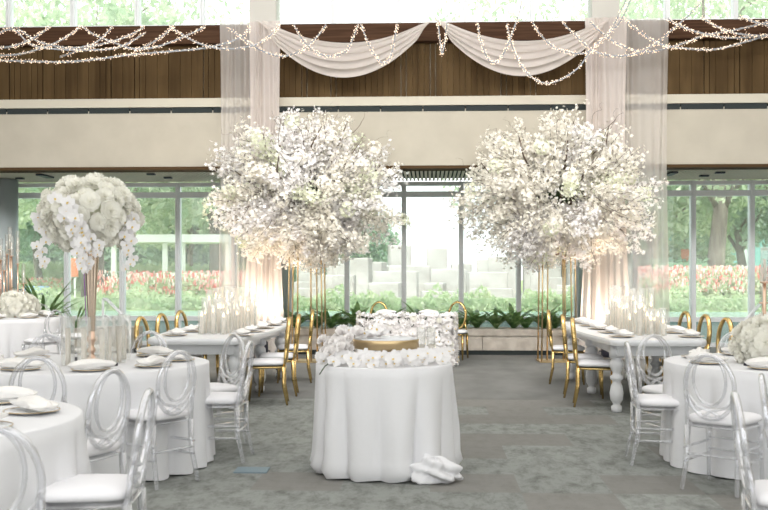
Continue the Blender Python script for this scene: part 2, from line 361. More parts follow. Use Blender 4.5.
for pr, px, d, sc, rz, lb in (
    (T1, 100, 29, .95, 0, 'leafy tree with a thick trunk outside behind the tall vase'),
    (T3, 90, 38, 1.0, 1, 'tall weeping tree with bare limbs above the left clerestory windows'),
    (T2, 40, 44, .8, 2, 'bluish green tree at the far left of the garden'),
    (T1, 190, 52, .9, 2.5, 'pale green tree behind the white pergola'),
    (T3, 215, 42, .95, 3, 'tall drooping tree outside left of the left drape'),
    (T1, 262, 50, .85, 1.2, 'pale tree seen behind the left flower tree'),
    (T2, 322, 62, .9, 4, 'hazy distant tree left of the open white sky'),
    (T3, 10, 36, .9, 5, 'weeping tree at the left edge of the garden'),
    (T3, 560, 40, 1.0, 2, 'tall drooping tree whose top shows over the right swag'),
    (T1, 650, 36, .9, 3.1, 'pale green tree outside behind the right sheer drape'),
    (T3, 716, 33, .95, .4, 'tree with a stout trunk behind the red flowers at right'),
    (T1, 690, 48, 1.0, 1.9, 'light green tree behind the stout trunk at right'),
    (T2, 745, 42, .95, 2.2, 'darker tree in front of the teal glass building'),
    (T3, 790, 38, 1.0, 3.3, 'weeping tree at the right edge of the garden'),
    (T1, 610, 55, .9, .7, 'distant pale tree right of the stone blocks'),
    (T2, 145, 62, 1.0, 3.9, 'distant darker tree left of the pergola'),
    (T2, 60, 60, 1.1, 1.4, 'distant dark tree behind the lawn at left')):
    X, Y = at(px, d); place(pr, (X, Y, ZG), rz, label=lb, scale=sc)
# clipped hedge along the pool
mb = MB(); Hn = 9000
X = RNG.uniform(-13, 12, Hn); Z = RNG.random(Hn); Y = 24.9+RNG.uniform(-.5,.6,Hn)
hh = .42+.12*np.sin(X*2.3)+.1*np.sin(X*5.1+1)+.07*np.sin(X*11)
c = np.stack([X, Y, ZG+Z*hh*1.0], 1); a = RNG.normal(size=(Hn,3)); a[:,2] += .8; a /= np.linalg.norm(a,axis=1)[:,None]; b = np.cross(a, RNG.normal(size=(Hn,3))); b /= np.linalg.norm(b,axis=1)[:,None]
s = .075*(.6+.8*RNG.random((Hn,1))); V = np.stack([c-a*s, c+b*s*.4, c+a*s, c-b*s*.4],1).reshape(-1,3)
mb.add(V.tolist(), [(4*i,4*i+1,4*i+2,4*i+3) for i in range(Hn)]); mb.box((-.5,25,ZG+.15),(25,.7,.3))
o = mb.build('hedge', M_hedge, smooth=False); tag(o, 'low loose light green hedge along the pool outside the windows', 'hedge', kind='stuff')
# flower beds
def flower_bed(x0, x1, y0, y1, h, n, label):
    mb = MB(); 
    for i in range(n):
        px, py = random.uniform(x0,x1), random.uniform(y0,y1); z = h*(.4+.6*random.random()**1.6)
        mi = random.choice((0,0,1,1,1,2,2)); s = random.uniform(.02,.045)
        mb.box((px, py, z), (s, s, s*2.6), random.uniform(0,3), mi, .3)
    leaf_cloud(mb, [((x0+x1)/2,(y0+y1)/2,h*.42,(x1-x0)/2,(y1-y0)/2,h*.55)]+[(x0+(x1-x0)*(i+.5)/10,(y0+y1)/2,h*.35,(x1-x0)/14,(y1-y0)/2,h*.4) for i in range(10)], int(n*2.2), .10, 3)
    o = mb.build('flower_bed', [M_red, M_pink, M_petalc, M_hedge], smooth=False); o.location = (0,0,ZG); tag(o, label, 'flowers', kind='stuff'); return o
flower_bed(*[at(108,28)[0], at(255,28)[0]], 26.3, 29.5, .95, 3200, 'bed of red and coral flowers outside the left windows')
flower_bed(*[at(645,28)[0], at(800,28)[0]], 26.8, 30.5, 1.1, 3800, 'bed of red and coral flowers outside the right windows')
flower_bed(*[at(30,42)[0], at(75,42)[0]], 40, 41.5, .7, 300, 'distant red flower bed on the lawn at far left')
# background shrubs and a clipped hedge
def bush(name, w_, h_, m, n, size, seed):
    t = thing(name, 'x', 'shrub'); r = random.Random(seed)
    bl = [(r.uniform(-.3,.3)*w_, r.uniform(-.2,.2)*w_*.5, h_*r.uniform(.3,.62), w_*r.uniform(.2,.3), w_*.2, h_*r.uniform(.28,.4)) for _ in range(9)]+[(0,0,h_*.35,w_*.45,w_*.25,h_*.4)]
    mb = MB(); leaf_cloud(mb, bl, n, size); mb.build('foliage', m, t)
    for k in range(4): MB().tube([(0,0,0),((k-1.5)*w_*.1,0,h_*.5)], .06, 6).build('stem', M_bark, t)
    return t
B1 = bush('shrub', 7, 5.5, M_leaf2, 5200, .2, 1); B2 = bush('shrub', 7, 5, M_leaf1, 5200, .2, 2)
for pr, px, d, sc, lb in ((B1,-10,56,1.0,'large shrub at the far left end of the lawn'),(B2,45,60,1.05,'pale shrub behind the distant red flower bed'),(B1,95,58,1.1,'bluish shrub behind the trunk at left'),(B2,150,60,1.0,'pale shrub behind the left part of the pergola'),
    (B1,200,57,1.1,'bluish shrub behind the right part of the pergola'),(B2,250,60,1.1,'pale shrub behind the left flower tree stand'),(B1,300,64,1.1,'hazy shrub left of the open sky'),(B1,350,72,1.0,'farthest hazy shrub beside the open sky'),
    (B2,600,62,1.1,'pale shrub outside behind the right drape'),(B1,655,60,1.1,'bluish shrub seen through the right sheer curtain'),(B2,700,52,.9,'pale shrub left of the teal building'),(B1,800,58,1.1,'large shrub at the far right of the garden')):
    X, Y = at(px, d); place(pr, (X,Y,ZG), px*.1, label=lb, scale=sc)
def clipped(px0, px1, d, h, m, label):
    x0, y0 = at(px0, d); x1, y1 = at(px1, d); w_ = x1-x0; mb = MB(); mb.box((0,0,h*.48),(w_*.96,.6,h*.9)); leaf_cloud(mb, [((i+.5)/12*w_-w_/2,0,h*.55,w_/18,.4,h*.5) for i in range(12)], 4500, .09)
    o = mb.build('hedge', m, smooth=False); o.location = ((x0+x1)/2, (y0+y1)/2, ZG); tag(o, label, 'hedge', kind='stuff')
M_hedged = mat('dark_hedge_leaves', (.14,.26,.15), .7); vary(M_hedged, (.12,.24,.14), (.24,.36,.22), 2, 2)
clipped(650, 706, 33, 1.35, M_hedged, 'dark clipped hedge behind the red flowers right of the sheer curtain')
clipped(10, 100, 47, 1.4, M_hedge, 'pale clipped hedge across the lawn at far left')
clipped(110, 250, 45, 1.3, M_hedge, 'pale hedge beyond the white pergola')
# stone blocks of the terrace garden
blk = MB().box((0,0,.5),(1,1,1)).build('stone_block', M_block, smooth=False)
mod = blk.modifiers.new('edge','BEVEL'); mod.width = .03; mod.segments = 2
tag(blk, 'x', 'stone block', 'pale stone blocks stepped across the terrace outside')
OR2 = ['first','second','third','fourth','fifth','sixth','seventh','eighth','ninth','tenth','eleventh','twelfth','thirteenth','fourteenth','fifteenth','sixteenth']
for row, (d, zt) in enumerate(((29.0,.62),(31.5,.95),(34.0,1.3),(37,1.7))):
    x = at(296,d)[0]; xe = at(640,d)[0]; kb = -1
    while x < xe and kb < 15:
        kb += 1; wd = random.uniform(.55,1.45); h = zt*random.uniform(.55,1.15)
        y = d+random.uniform(-.7,.7)
        lab = 'pale rectangular stone block, %s row of the terrace outside, %s from the left' % (('nearest','second','third','farthest')[row], OR2[kb])
        g = 'stone blocks in the %s terrace row' % ('nearest','second','third','farthest')[row]
        place(blk, (x+wd/2, y, ZG), random.uniform(-.15,.15), label=lab, group=g, scale=(wd, random.uniform(.6,1.2), h)); x += wd+random.uniform(.05,.75)
# white pergola at left
X0, Y0 = at(120, 37); X1, _ = at(236, 37)
pg = thing('pergola', 'white flat-roofed garden pergola beyond the red flowers at left', 'pergola', ((X0+X1)/2, Y0, ZG)); W2 = (X1-X0)/2
MB().box((0,0,2.15),(2*W2,2.4,.28)).build('roof', M_whites, pg, smooth=False)
for sx in (-.97,-.1,.2,.97):
    MB().box((sx*W2,-.9,1.0),(.16,.16,2.0)).build('post', M_whites, pg, smooth=False)
for sx in (-.6,.0,.6):
    MB().box((sx*W2,.2,.6),(W2*.5,.1,.35)).build('bench', M_whites, pg, smooth=False)
# teal building at right
X, Y = at(722, 58); M_teal2 = mat('teal_facade_glass', (.16,.40,.38), .3); M_teal3 = mat('pale_facade', (.55,.60,.58), .7)
bd = thing('glass_building', 'low teal glass building beyond the trees at right', 'building', (X+2, Y, ZG))
MB().box((0,1,2.2),(11,3,4.4)).build('wall', M_teal3, bd, smooth=False)
for i in range(7): MB().box((-4.6+i*1.5,-.55,1.9),(1.15,.12,3.2)).build('window', M_teal2, bd, smooth=False)
# small things on the lawn
M_orange = mat('orange_banner', (.8,.22,.10), .7); M_blue = mat('blue_paint', (.32,.48,.75), .5)
X, Y = at(75, 34); t = thing('banner_sign', 'small red banner on a white post behind the left vase', 'sign', (X,Y,ZG)); MB().box((0,0,1.0),(.06,.06,2.0)).build('post', M_whites, t, smooth=False); MB().box((0,-.06,1.1),(.26,.03,.62)).build('panel', M_orange, t, smooth=False)
X, Y = at(690, 44); t = thing('banner_sign', 'orange banner standing under the trees at right', 'sign', (X,Y,ZG)); MB().box((0,0,1.0),(.06,.06,2.0)).build('post', M_whites, t, smooth=False); MB().box((-.2,-.06,1.5),(.4,.03,.9)).build('panel', M_orange, t, smooth=False)
X, Y = at(36, 33); t = thing('garden_cart', 'blue cart parked on the lawn at far left', 'cart', (X,Y,ZG)); MB().box((0,0,.38),(.7,.5,.2)).build('tray', M_blue, t, smooth=False)
for sx in (-.4,.4): MB().tube([(sx,-.38,.2),(sx,-.32,.2)], .2, 14).build('wheel', M_black, t)
MB().tube([(-.6,0,.6),(-.95,0,.95)], .025, 6).build('handle', M_alu, t)
X, Y = at(112, 31); t = thing('garden_gate', 'small white tubular gate right of the tree trunk at left', 'gate', (X,Y,ZG)); MB().tube([(-.35,0,0),(-.35,0,.95),(.35,0,.95),(.35,0,0)], .025, 6).build('frame', M_whites, t); MB().tube([(-.35,0,.5),(.35,0,.5)], .02, 6).build('crossbar', M_whites, t)

# ------------------------------------------------------------------ planters, handrails
def planter(name, X0, X1, label):
    t = thing(name, label, 'planter', ((X0+X1)/2, 17.55, 0)); w_ = X1-X0; n = max(1, round(w_/1.5))
    MB().box((0,.35,.04),(w_-.06,.7,.08)).build('plinth', M_dark, t, smooth=False)
    for i in range(n): MB().box((-w_/2+(i+.5)*w_/n,.35,.21),(w_/n-.008,.74,.26)).build('front_panel', M_stone, t, smooth=False)
    MB().box((0,.35,.395),(w_,.8,.11)).build('coping', M_stone, t, smooth=False); return t
planter('stone_planter', -2.55, 2.65, 'long low limestone planter with a rounded coping under the centre windows')
planter('stone_planter', at(70,17.6)[0], at(128,17.6)[0], 'short stone planter behind the left tables beside the handrail')
def blade(mb, az, ln, wd, rise, mi=0, base=(0,0,0), droop=.5):
    n = 5; v = []
    for i in range(n+1):
        t = i/n; r = ln*t*(.45+.2*t); z = rise*(t-droop*t*t)
        ww = wd*sin(pi*min(1,.12+t*.88))*(1 if t < .98 else .1)
        cx, cy = base[0]+r*cos(az), base[1]+r*sin(az); px, py = -sin(az)*ww, cos(az)*ww
        v += [(cx+px, cy+py, base[2]+z+ww*.35), (cx, cy, base[2]+z), (cx-px, cy-py, base[2]+z+ww*.35)]
    f = []
    for i in range(n): f += [(3*i,3*i+1,3*i+4,3*i+3),(3*i+1,3*i+2,3*i+5,3*i+4)]
    mb.add(v, f, mi)
def leafy(name, n, ln, wd, rise, seed, label):
    r = random.Random(seed); t = thing(name, label, 'plant')
    for i in range(n):
        mb = MB(); blade(mb, 2*pi*i/n*2.4+r.uniform(-.3,.3), ln*r.uniform(.8,1.15), wd*r.uniform(.8,1.2), rise*r.uniform(.45,1.2), 0, (0,0,0), r.uniform(.25,.6)); mb.build('leaf', M_leafd, t)
    return t
PL = [leafy('leafy_plant', 20, .56, .042, .5, s, '') for s in (1,2,3)]
PL2 = [leafy('leafy_plant', 11, .5, .07, .38, s, '') for s in (4,)]
ORD = ['first','second','third','fourth','fifth','sixth','seventh','eighth','ninth','tenth','eleventh','twelfth','thirteenth','fourteenth','fifteenth','sixteenth','seventeenth','eighteenth','nineteenth']
xs = list(np.arange(-2.35, 2.5, .27))
for i, x in enumerate(xs):
    pr = (PL+PL2)[i % 4]; side = 'left of the sweetheart table' if x < -1.2 else ('behind the sweetheart table' if x < .6 else 'between the sweetheart table and the right flower stand')
    place(pr, (x+random.uniform(-.05,.05), 17.9+random.uniform(-.1,.12), .42), random.uniform(0,6), label='dark green leafy plant, the %s from the left end of the long planter' % ORD[i], scale=random.uniform(1.0,1.3))
SP = leafy('spiky_plant', 20, 1.15, .035, .85, 9, 'spiky dark green plant behind the left candelabra table')
X, Y = at(43, 17.3); place(SP, (X,Y,.42), 0, label='big spiky dark green plant behind the left candelabra table', scale=(1.0,1.0,1.5))
X, Y = at(76, 17.9); dup(SP, (X,Y,.42), 1, label='smaller spiky plant in the short stone planter left of the handrail', scale=(.45,.45,.7))
X, Y = at(43, 17.3); o = MB().lathe([(.2,0),(.26,.42),(.24,.42),(.22,.36)], (0,0,0), 20).build('plant_pot', M_stone); o.location = (X,Y,0); tag(o, 'stone pot under the big spiky plant at left', 'pot')
def rail(pts, label, d0):
    t = thing('handrail', label, 'handrail', (pts[0][0], pts[0][1], 0)); o = pts[0]
    q = [(p[0]-o[0], p[1]-o[1], p[2]) for p in pts]
    MB().tube(q, .028, 8).build('rail', M_alu, t)
    for p in (q[0], q[-1]): MB().tube([(p[0],p[1],0),(p[0],p[1],p[2])], .024, 8).build('post', M_alu, t)
    MB().tube([(p[0],p[1],p[2]-.3) for p in q], .015, 6).build('lower_rail', M_alu, t)
a_, b_ = at(103, 18.3), at(130, 17.2); rail([(*a_, .95), (at(107,18.3)[0], a_[1], .95), (*b_, .58)], 'grey metal handrail sloping down beside the left windows', 0)
a_, b_ = at(743, 17.0), at(763, 18.6); c_ = at(800, 18.6); rail([(*b_, .92), (*a_, .58)], 'grey metal handrail sloping beside the right windows', 0)

# ------------------------------------------------------------------ drapes and swags
def drape(name, x0, x1, m, label, pl=.13, amp=.06, y=16.62, x0b=None, x1b=None, ztop=5.64, cinch=0):
    mb = MB(); nu = int((x1-x0)/pl*10); ph = random.uniform(0,6)
    def fn(u, v):
        z = ztop*(1-v)+.015*v
        xa = x0+(x1-x0)*u; xb = (x0b if x0b is not None else x0)+((x1b if x1b is not None else x1)-(x0b if x0b is not None else x0))*u
        k = max(0,(v-.45)/.55); xx = xa*(1-k*k)+xb*k*k
        A = amp*(.6+.5*v)*(.7+.5*sin(u*7+ph))
        return (xx+.02*sin(v*5+u*9), y+A*sin(2*pi*u*(x1-x0)/pl+1.2*sin(u*9+ph)+.5*v*sin(u*20))+.02*sin(v*7+u*5), z)
    mb.grid(fn, nu, 18); o = mb.build(name, m); tag(o, label, 'curtain'); return o
drape('sheer_curtain', -3.53, -2.98, M_sheer, 'sheer ivory curtain panel on the outer side of the left drapes', .11, .055, 16.66)
drape('curtain', -3.02, -2.50, M_drape, 'gathered ivory drape hanging left of centre behind the left flower tree', .10, .05, 16.6, -3.15, -2.42)
drape('curtain', 2.55, 3.22, M_drape, 'gathered ivory drape hanging right of centre behind the right flower tree', .12, .05, 16.6, 2.45, 3.3)
drape('sheer_curtain', 3.15, 3.92, M_sheer, 'wide sheer ivory curtain panel at the outer side of the right drapes', .17, .075, 16.68)
def swag(x0, x1, label, st=.42, sb=.99):
    mb = MB()
    def fn(u, v):
        k = 4*u*(1-u); e = min(1, min(u,1-u)*11)
        sag = (st+(sb-st)*v)*k
        z = 5.66-sag-(1-k)*v*.10+.0
        return (x0+(x1-x0)*u+(v-.5)*.22*(1-e)*(1 if u < .5 else -1), 16.5-.10*k*sin(pi*v)+.028*e*sin(2*pi*v*4.5+u*3)*(.5+.5*k), z+.015*e*sin(2*pi*v*4.5+u*3+1))
    mb.grid(fn, 60, 44); o = mb.build('swag', M_swag); tag(o, label, 'drapery')
swag(-2.84, .05, 'left ivory chiffon swag draped across the walnut fascia')
swag(.08, 2.98, 'right ivory chiffon swag draped across the walnut fascia')
# uplights behind the tables at the drape feet
def uplight(px, d, label):
    X, Y = at(px, d); t = thing('uplight', label, 'lamp', (X, Y, 0))
    MB().lathe([(.06,.0),(.10,.02),(.10,.24),(.085,.26),(.08,.22)], (0,0,.06), 16).build('housing', M_black, t)
    MB().lathe([(.078,0),(.0,.01)], (0,0,.285), 16).build('lens', mat('warm_lens', (1,.8,.6), .4, emit=(1,.66,.42), es=6), t)
    MB().tube([(-.13,0,.0),(-.13,0,.16),(.13,0,.16),(.13,0,0)], .012, 6).build('yoke', M_black, t)
    l = bpy.data.lights.new('uplight_lamp', 'SPOT'); l.energy = 230; l.color = (1,.82,.66); l.spot_size = radians(105); l.spot_blend = .8; l.shadow_soft_size = .06
    q = bpy.data.objects.new('uplight_lamp', l); COL.objects.link(q); q.parent = t; q.location = (0,0,.36); q.rotation_euler = (radians(177),0,0)
uplight(262, 16.35, 'black uplight on the floor at the foot of the left drape')
uplight(607, 16.3, 'black uplight on the floor at the foot of the right drape')

# ------------------------------------------------------------------ flower prototypes
def petal(az, r0, r1, wd, z0, z1, cup=.2, nn=2):
    v = []
    for i in range(nn+1):
        t = i/nn; r = r0+(r1-r0)*t; z = z0+(z1-z0)*t; ww = wd*(.45+.55*sin(pi*(.15+.7*t)))
        for k in (-1,0,1):
            v.append((r*cos(az)-sin(az)*ww*k*.5, r*sin(az)+cos(az)*ww*k*.5, z+cup*wd*abs(k)))
    f = []
    for i in range(nn):
        for k in (0,1): f.append((3*i+k,3*i+k+1,3*i+k+4,3*i+k+3))
    return v, f
def proto_rose():
    out = []
    for n, r0, r1, wd, z0, z1, cup, ph in ((5,.15,1.0,1.25,.0,.22,.06,0),(4,.15,.80,1.1,.12,.46,.14,.5),(4,.12,.56,.85,.26,.62,.22,1.1),(3,.06,.34,.55,.36,.76,.3,.4),(3,.02,.16,.3,.5,.82,.3,.9)):
        for k in range(n): v, f = petal(2*pi*k/n+ph, r0, r1*(1+.06*(k % 2)), wd, z0+.04*k, z1+.05*k, cup, 3); out.append((v, f, 0))
    return out
def proto_orchid():
    out = []
    for k, (az, ln, wd) in enumerate(((pi/2,.9,.6),(pi/2+2.3,.9,.55),(pi/2-2.3,.9,.55),(0.15,1.0,1.0),(pi-.15,1.0,1.0))):
        v, f = petal(az, .05, ln, wd, .04*(k > 2), .10+.05*(k > 2), .08, 3); out.append((v, f, 0))
    v, f = petal(-pi/2, .0, .3, .28, .1, .32, .3, 2); out.append((v, f, 1))
    return out
def proto_blossom():
    out = []
    for k in range(5): v, f = petal(2*pi*k/5, .05, 1, .8, 0, .3, .1, 1); out.append((v, f, 0))
    return out
ROSE, ORCH, BLOS = proto_rose(), proto_orchid(), proto_blossom()
def Mx(loc, d, s, roll=0):
    """matrix turning local +Z to direction d, scaled by s"""
    z = Vector(d).normalized(); q = z.to_track_quat('Z','Y') @ Euler((0,0,roll)).to_quaternion()
    return np.array(q.to_matrix())*s, np.array(loc)
def flower_obj(proto, name, mats, parent, loc, d, s, roll=None, cache={}):
    key = (name, mats[0].name)
    if key not in cache:
        mb = MB(); mb.stamp(proto, (np.eye(3), np.zeros(3))); o = mb.build(name, mats); cache[key] = o
    else:
        o = cache[key].copy(); COL.objects.link(o)
    o.parent = parent; o.location = loc
    o.rotation_mode = 'QUATERNION'; o.rotation_quaternion = Vector(d).to_track_quat('Z','Y') @ Euler((0,0,random.uniform(0,6) if roll is None else roll)).to_quaternion()
    o.scale = (s,s,s); return o

# ------------------------------------------------------------------ the two big flower trees
def spray_proto(seed, n, green=False):
    r = random.Random(seed); bl = MB(); tw = MB()
    main = [(0,0,0)]; x = y = 0.0
    for i in range(1,9): x += r.uniform(-.035,.035); y += r.uniform(-.035,.035); main.append((x,y,i/8))
    tw.tube(main, [.0055*(1-.09*i) for i in range(9)], 4)
    arms = [main]
    for j in range(6):
        i = r.randint(2,6); st = main[i]; a = r.uniform(0,2*pi); l = r.uniform(.2,.38)
        pts = [st, (st[0]+cos(a)*l*.4, st[1]+sin(a)*l*.4, st[2]+l*.45), (st[0]+cos(a)*l*.6, st[1]+sin(a)*l*.6, min(1.02,st[2]+l))]
        tw.tube(pts, [.0032,.0026,.0015], 4); arms.append(pts)
    for k in range(n):
        A = arms[0] if r.random() < .4 else r.choice(arms[1:]); u = r.uniform(.35 if A is main else .2, 1)*(len(A)-1); i = min(int(u), len(A)-2); t = u-i
        p = [A[i][q]*(1-t)+A[i+1][q]*t for q in range(3)]; sp = .035 if green else .042
        p = [p[0]+r.gauss(0,sp), p[1]+r.gauss(0,sp), p[2]+r.gauss(0,sp*.8)]
        bl.stamp(BLOS, Mx(p, (r.gauss(0,1),r.gauss(0,1),r.gauss(.3,1)), r.uniform(.014,.0225), r.uniform(0,6)))
    return bl, tw
def mesh_of(mb, name, mats): 
    o = mb.build(name, mats); me = o.data; bpy.data.objects.remove(o); return me
SPR = []
for s in range(7):
    b, t = spray_proto(s, 300); SPR.append((mesh_of(b,'blossom_spray',M_petal if s < 3 else M_petalc), mesh_of(t,'twig',M_twig)))
for s in (20,21):
    b, t = spray_proto(s, 320, True); SPR.append((mesh_of(b,'hydrangea_spray',M_petalg if s == 20 else M_petalc), mesh_of(t,'twig',M_twig)))
def curly(seed):
    r = random.Random(seed); p = [(0,0,0)]; a = r.uniform(0,6); x, y, z = 0,0,0
    for i in range(22):
        t = i/22; a += .12+.75*t*t*1.6; x += .045*cos(a)*t; y += .02*sin(a*.7); z += .05*(1-t*.55)+.03*sin(a)*t; p.append((x,y,z))
    return mesh_of(MB().tube(p, [.005*(1-.035*i) for i in range(23)], 4), 'curly_twig', M_twig)
CUR = [curly(i) for i in range(5)]
def flower_tree(px, d, label, seed):
    r = random.Random(seed); X, Y = at(px, d); t = thing('flower_tree', label, 'floral arrangement', (X, Y, 0), r.uniform(-.05,.05))
    # gold stand: base plate and two nested frames
    MB().box((0,0,.012),(.62,.46,.024)).build('base_plate', M_goldp, t, smooth=False)
    for x, y in ((-.28,-.2),(-.16,.0),(.10,-.2),(.14,.2),(.28,-.2),(-.28,.2),(.28,.2)):
        MB().tube([(x,y,.02),(x*.9,y*.9,2.15)], .0125, 8).build('post', M_goldp, t)
    cz = 2.68
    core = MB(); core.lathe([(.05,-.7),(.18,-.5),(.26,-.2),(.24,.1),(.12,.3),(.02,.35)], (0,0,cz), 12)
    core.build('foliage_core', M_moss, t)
    for i in range(11):
        a = 2*pi*i/11+r.uniform(-.2,.2); el = r.uniform(.35,1.3); D = Vector((cos(a)*cos(el), sin(a)*cos(el), sin(el))); side = Vector((-sin(a), cos(a), 0))*r.uniform(-.15,.15)
        MB().tube([(0,0,cz-.95), Vector((0,0,cz-.5))+D*.25, Vector((0,0,cz-.2))+D*.8+side, Vector((0,0,cz-.1))+D*1.12+side*1.5, Vector((0,0,cz))+D*1.38], [.03,.024,.018,.012,.005], 7).build('branch', M_twig, t)
    fil = MB()
    for i in range(2300):
        D = Vector((r.gauss(0,1), r.gauss(0,1), r.gauss(0,1))).normalized(); q = r.uniform(.62,1.0)*(1+.12*sin(7*D.x+3*D.z)+.12*sin(9*D.z+4*D.y))
        fil.stamp(BLOS, Mx((D.x*1.15*q*(1-.45*max(0,-D.z)), D.y*1.0*q*(1-.45*max(0,-D.z)), cz+D.z*.98*q), (D.x+r.gauss(0,.5), D.y+r.gauss(0,.5), D.z+r.gauss(0,.5)), r.uniform(.018,.028), r.uniform(0,6)))
        if i % 5 == 4: fil.m[-5:] = [1]*5
        elif i % 13 == 3: fil.m[-5:] = [2]*5
    fo = fil.build('inner_blossoms', [M_petal, M_petalc, M_petalg], t); fo['kind'] = 'stuff'
    for i in range(34):
        zz = 1-1.7*(i+.5)/34; ph = i*2.39996+seed*2; hr = sqrt(max(0,1-zz*zz)); D = Vector((hr*cos(ph), hr*sin(ph), zz)); q = 1.0+r.uniform(.0,.3); c0 = D*q; hb = MB()
        for k in range(60): 
            e = Vector((r.gauss(0,1), r.gauss(0,1), r.gauss(0,1))).normalized(); hb.stamp(BLOS, Mx(e*.11, e+D*.4, r.uniform(.024,.034), r.uniform(0,6)))
        o = hb.build('hydrangea_head', r.choice((M_petalc, M_petalg, M_petalc)), t); o.location = (c0.x*1.1, c0.y, cz+c0.z*.95); o['kind'] = 'stuff'
    n = 98
    for i in range(n):
        zz = 1-2*(i+.5)/n; ph = i*2.39996+seed; dz = zz; hr = sqrt(1-zz*zz)
        D = Vector((hr*cos(ph)+r.uniform(-.12,.12), hr*sin(ph)+r.uniform(-.12,.12), dz+r.uniform(-.1,.1))).normalized()
        up = max(0, D.z); dn = max(0, -D.z)
        ln = 1.62-.34*up-.62*dn**1.1+r.uniform(-.22,.22)
        if r.random() < .12 and D.z > -.1: ln += .22
        Dd = Vector((D.x, D.y*.85, D.z))
        k = r.randrange(7) if r.random() < .84 else 7+r.randrange(2)
        if D.z < -.15 and r.random() < .5: k = r.choice((5,6,8))
        for me, nm in ((SPR[k][0], SPR[k][0].name.split('.')[0]), (SPR[k][1], 'twig')):
            o = bpy.data.objects.new(nm, me); COL.objects.link(o); o.parent = t; o.location = (0,0,cz-.05); 
            if nm != 'twig': o['kind'] = 'stuff'
            pass
            o.rotation_mode = 'QUATERNION'; o.rotation_quaternion = Dd.to_track_quat('Z','Y') @ Euler((0,0,i*1.3)).to_quaternion(); wdt = 1.45
            o.scale = (wdt, wdt, ln)
    for i in range(70):   # hanging tips under the rim and an inner fill
        a = r.uniform(0,2*pi); rr = r.uniform(.15,.85); k = r.choice((0,2,5,6,8))
        z0 = cz+.15-(0.1 if i % 2 else 0); D = Vector((cos(a)*.18, sin(a)*.18, -1)); ln = r.uniform(.9,1.32)-rr*.25
        o = bpy.data.objects.new('hanging_spray', SPR[k][0]); COL.objects.link(o); o.parent = t; o['kind'] = 'stuff'; o.location = (cos(a)*rr*.8, sin(a)*rr*.8, z0)
        o.rotation_mode = 'QUATERNION'; o.rotation_quaternion = D.to_track_quat('Z','Y'); o.scale = (1.25,1.25,ln)
    for i in range(14):
        a = 2*pi*i/14+r.uniform(-.2,.2); el = r.uniform(.25,1.1); D = Vector((cos(a)*cos(el), sin(a)*cos(el), sin(el))); q = 1.2-.15*D.z
        o = bpy.data.objects.new('curly_twig', CUR[i % 5]); COL.objects.link(o); o.parent = t; o.location = (D.x*q, D.y*q, cz+D.z*q)
        o.rotation_mode = 'QUATERNION'; o.rotation_quaternion = D.to_track_quat('Z','Y') @ Euler((0,0,r.uniform(0,6))).to_quaternion(); o.scale = (1,1,.75)
    return t
flower_tree(307, 16.2, 'huge white blossom tree on a gold stand left of the sweetheart table', 1)
flower_tree(557, 16.2, 'huge white blossom tree on a gold stand right of the sweetheart table', 2)

# ------------------------------------------------------------------ tables
def cloth(name, R, H, label, seed, flare=.04, amp=.055, nf=22, pool=.0, crease=True):
    r = random.Random(seed); ph = [r.uniform(0,6) for _ in range(4)]; mb = MB(); n = 240
    def rad(th, v):
        s = sin(nf*th+ph[0]+1.3*sin(3*th+ph[1]))*.6+sin((nf*.6//1)*th+ph[2])*.4
        if crease: s = -1.0+1.9*abs(sin(nf*.5*th+ph[0]+.9*sin(2*th+ph[1])+.45*v*sin(3*th+ph[3])))**.75*(.7+.3*sin(5*th+ph[2]))
        return R+flare*v+amp*s*min(1,v*1.6)+.012*sin(5*th+ph[3])*v
    prof = [(0,0),(.5,0),(.93,0),(.985,0)]
    rows = []
    for q, _ in prof[1:]: rows.append([(R*q*cos(2*pi*k/n), R*q*sin(2*pi*k/n), H) for k in range(n)])
    for j in range(0,13):
        v = j/12; z = H-.012-(H-.014)*v if j else H-.004
        row = []
        for k in range(n):
            th = 2*pi*k/n; rr_ = rad(th, v)
            if pool and v > .85: rr_ += pool*sin((v-.85)/.15*pi)*(.8+.5*sin(4*th+ph[1]))-pool*1.2*max(0,(v-.93)/.07)
            zz = z+(.012*abs(sin(nf*.5*th+ph[2])) if v > .97 else 0)
            row.append((rr_*cos(th), rr_*sin(th), max(.004, zz)))
        rows.append(row)
    v = [(0,0,H)]; f = []
    for row in rows: v += row
    for k in range(n): f.append((0, 1+k, 1+(k+1) % n))
    for j in range(len(rows)-1):
        for k in range(n): a = 1+j*n+k; b = 1+j*n+(k+1) % n; f.append((a, a+n, b+n, b))
    mb.add(v, f); o = mb.build(name, M_cloth); tag(o, label, 'table'); return o
CA = at(89, 7.6); CB = at(-117, 4.7); CC = at(5, 15.3); CR = at(786, 7.65); CK = at(384, 7.36)
RT = .91; HT = .76
for c, lb, sd, RR in ((CA,'round guest table in white linen under the tall rose ball vase',1,RT), (CB,'round guest table in white linen cut off at the bottom left corner',2,RT),
              (CC,'round guest table in white linen far left under the candlestick cluster',3,RT), (CR,'round guest table in white linen at the right edge',4,RT)):
    o = cloth('draped_table', RR-.01, HT, lb, sd); o.location = (*c, 0)
o = cloth('cake_table', .50, .785, 'small round cake table in floor-length white linen on the centre aisle', 8, .035, .055, 14, .02, True); o.location = (*CK, 0)
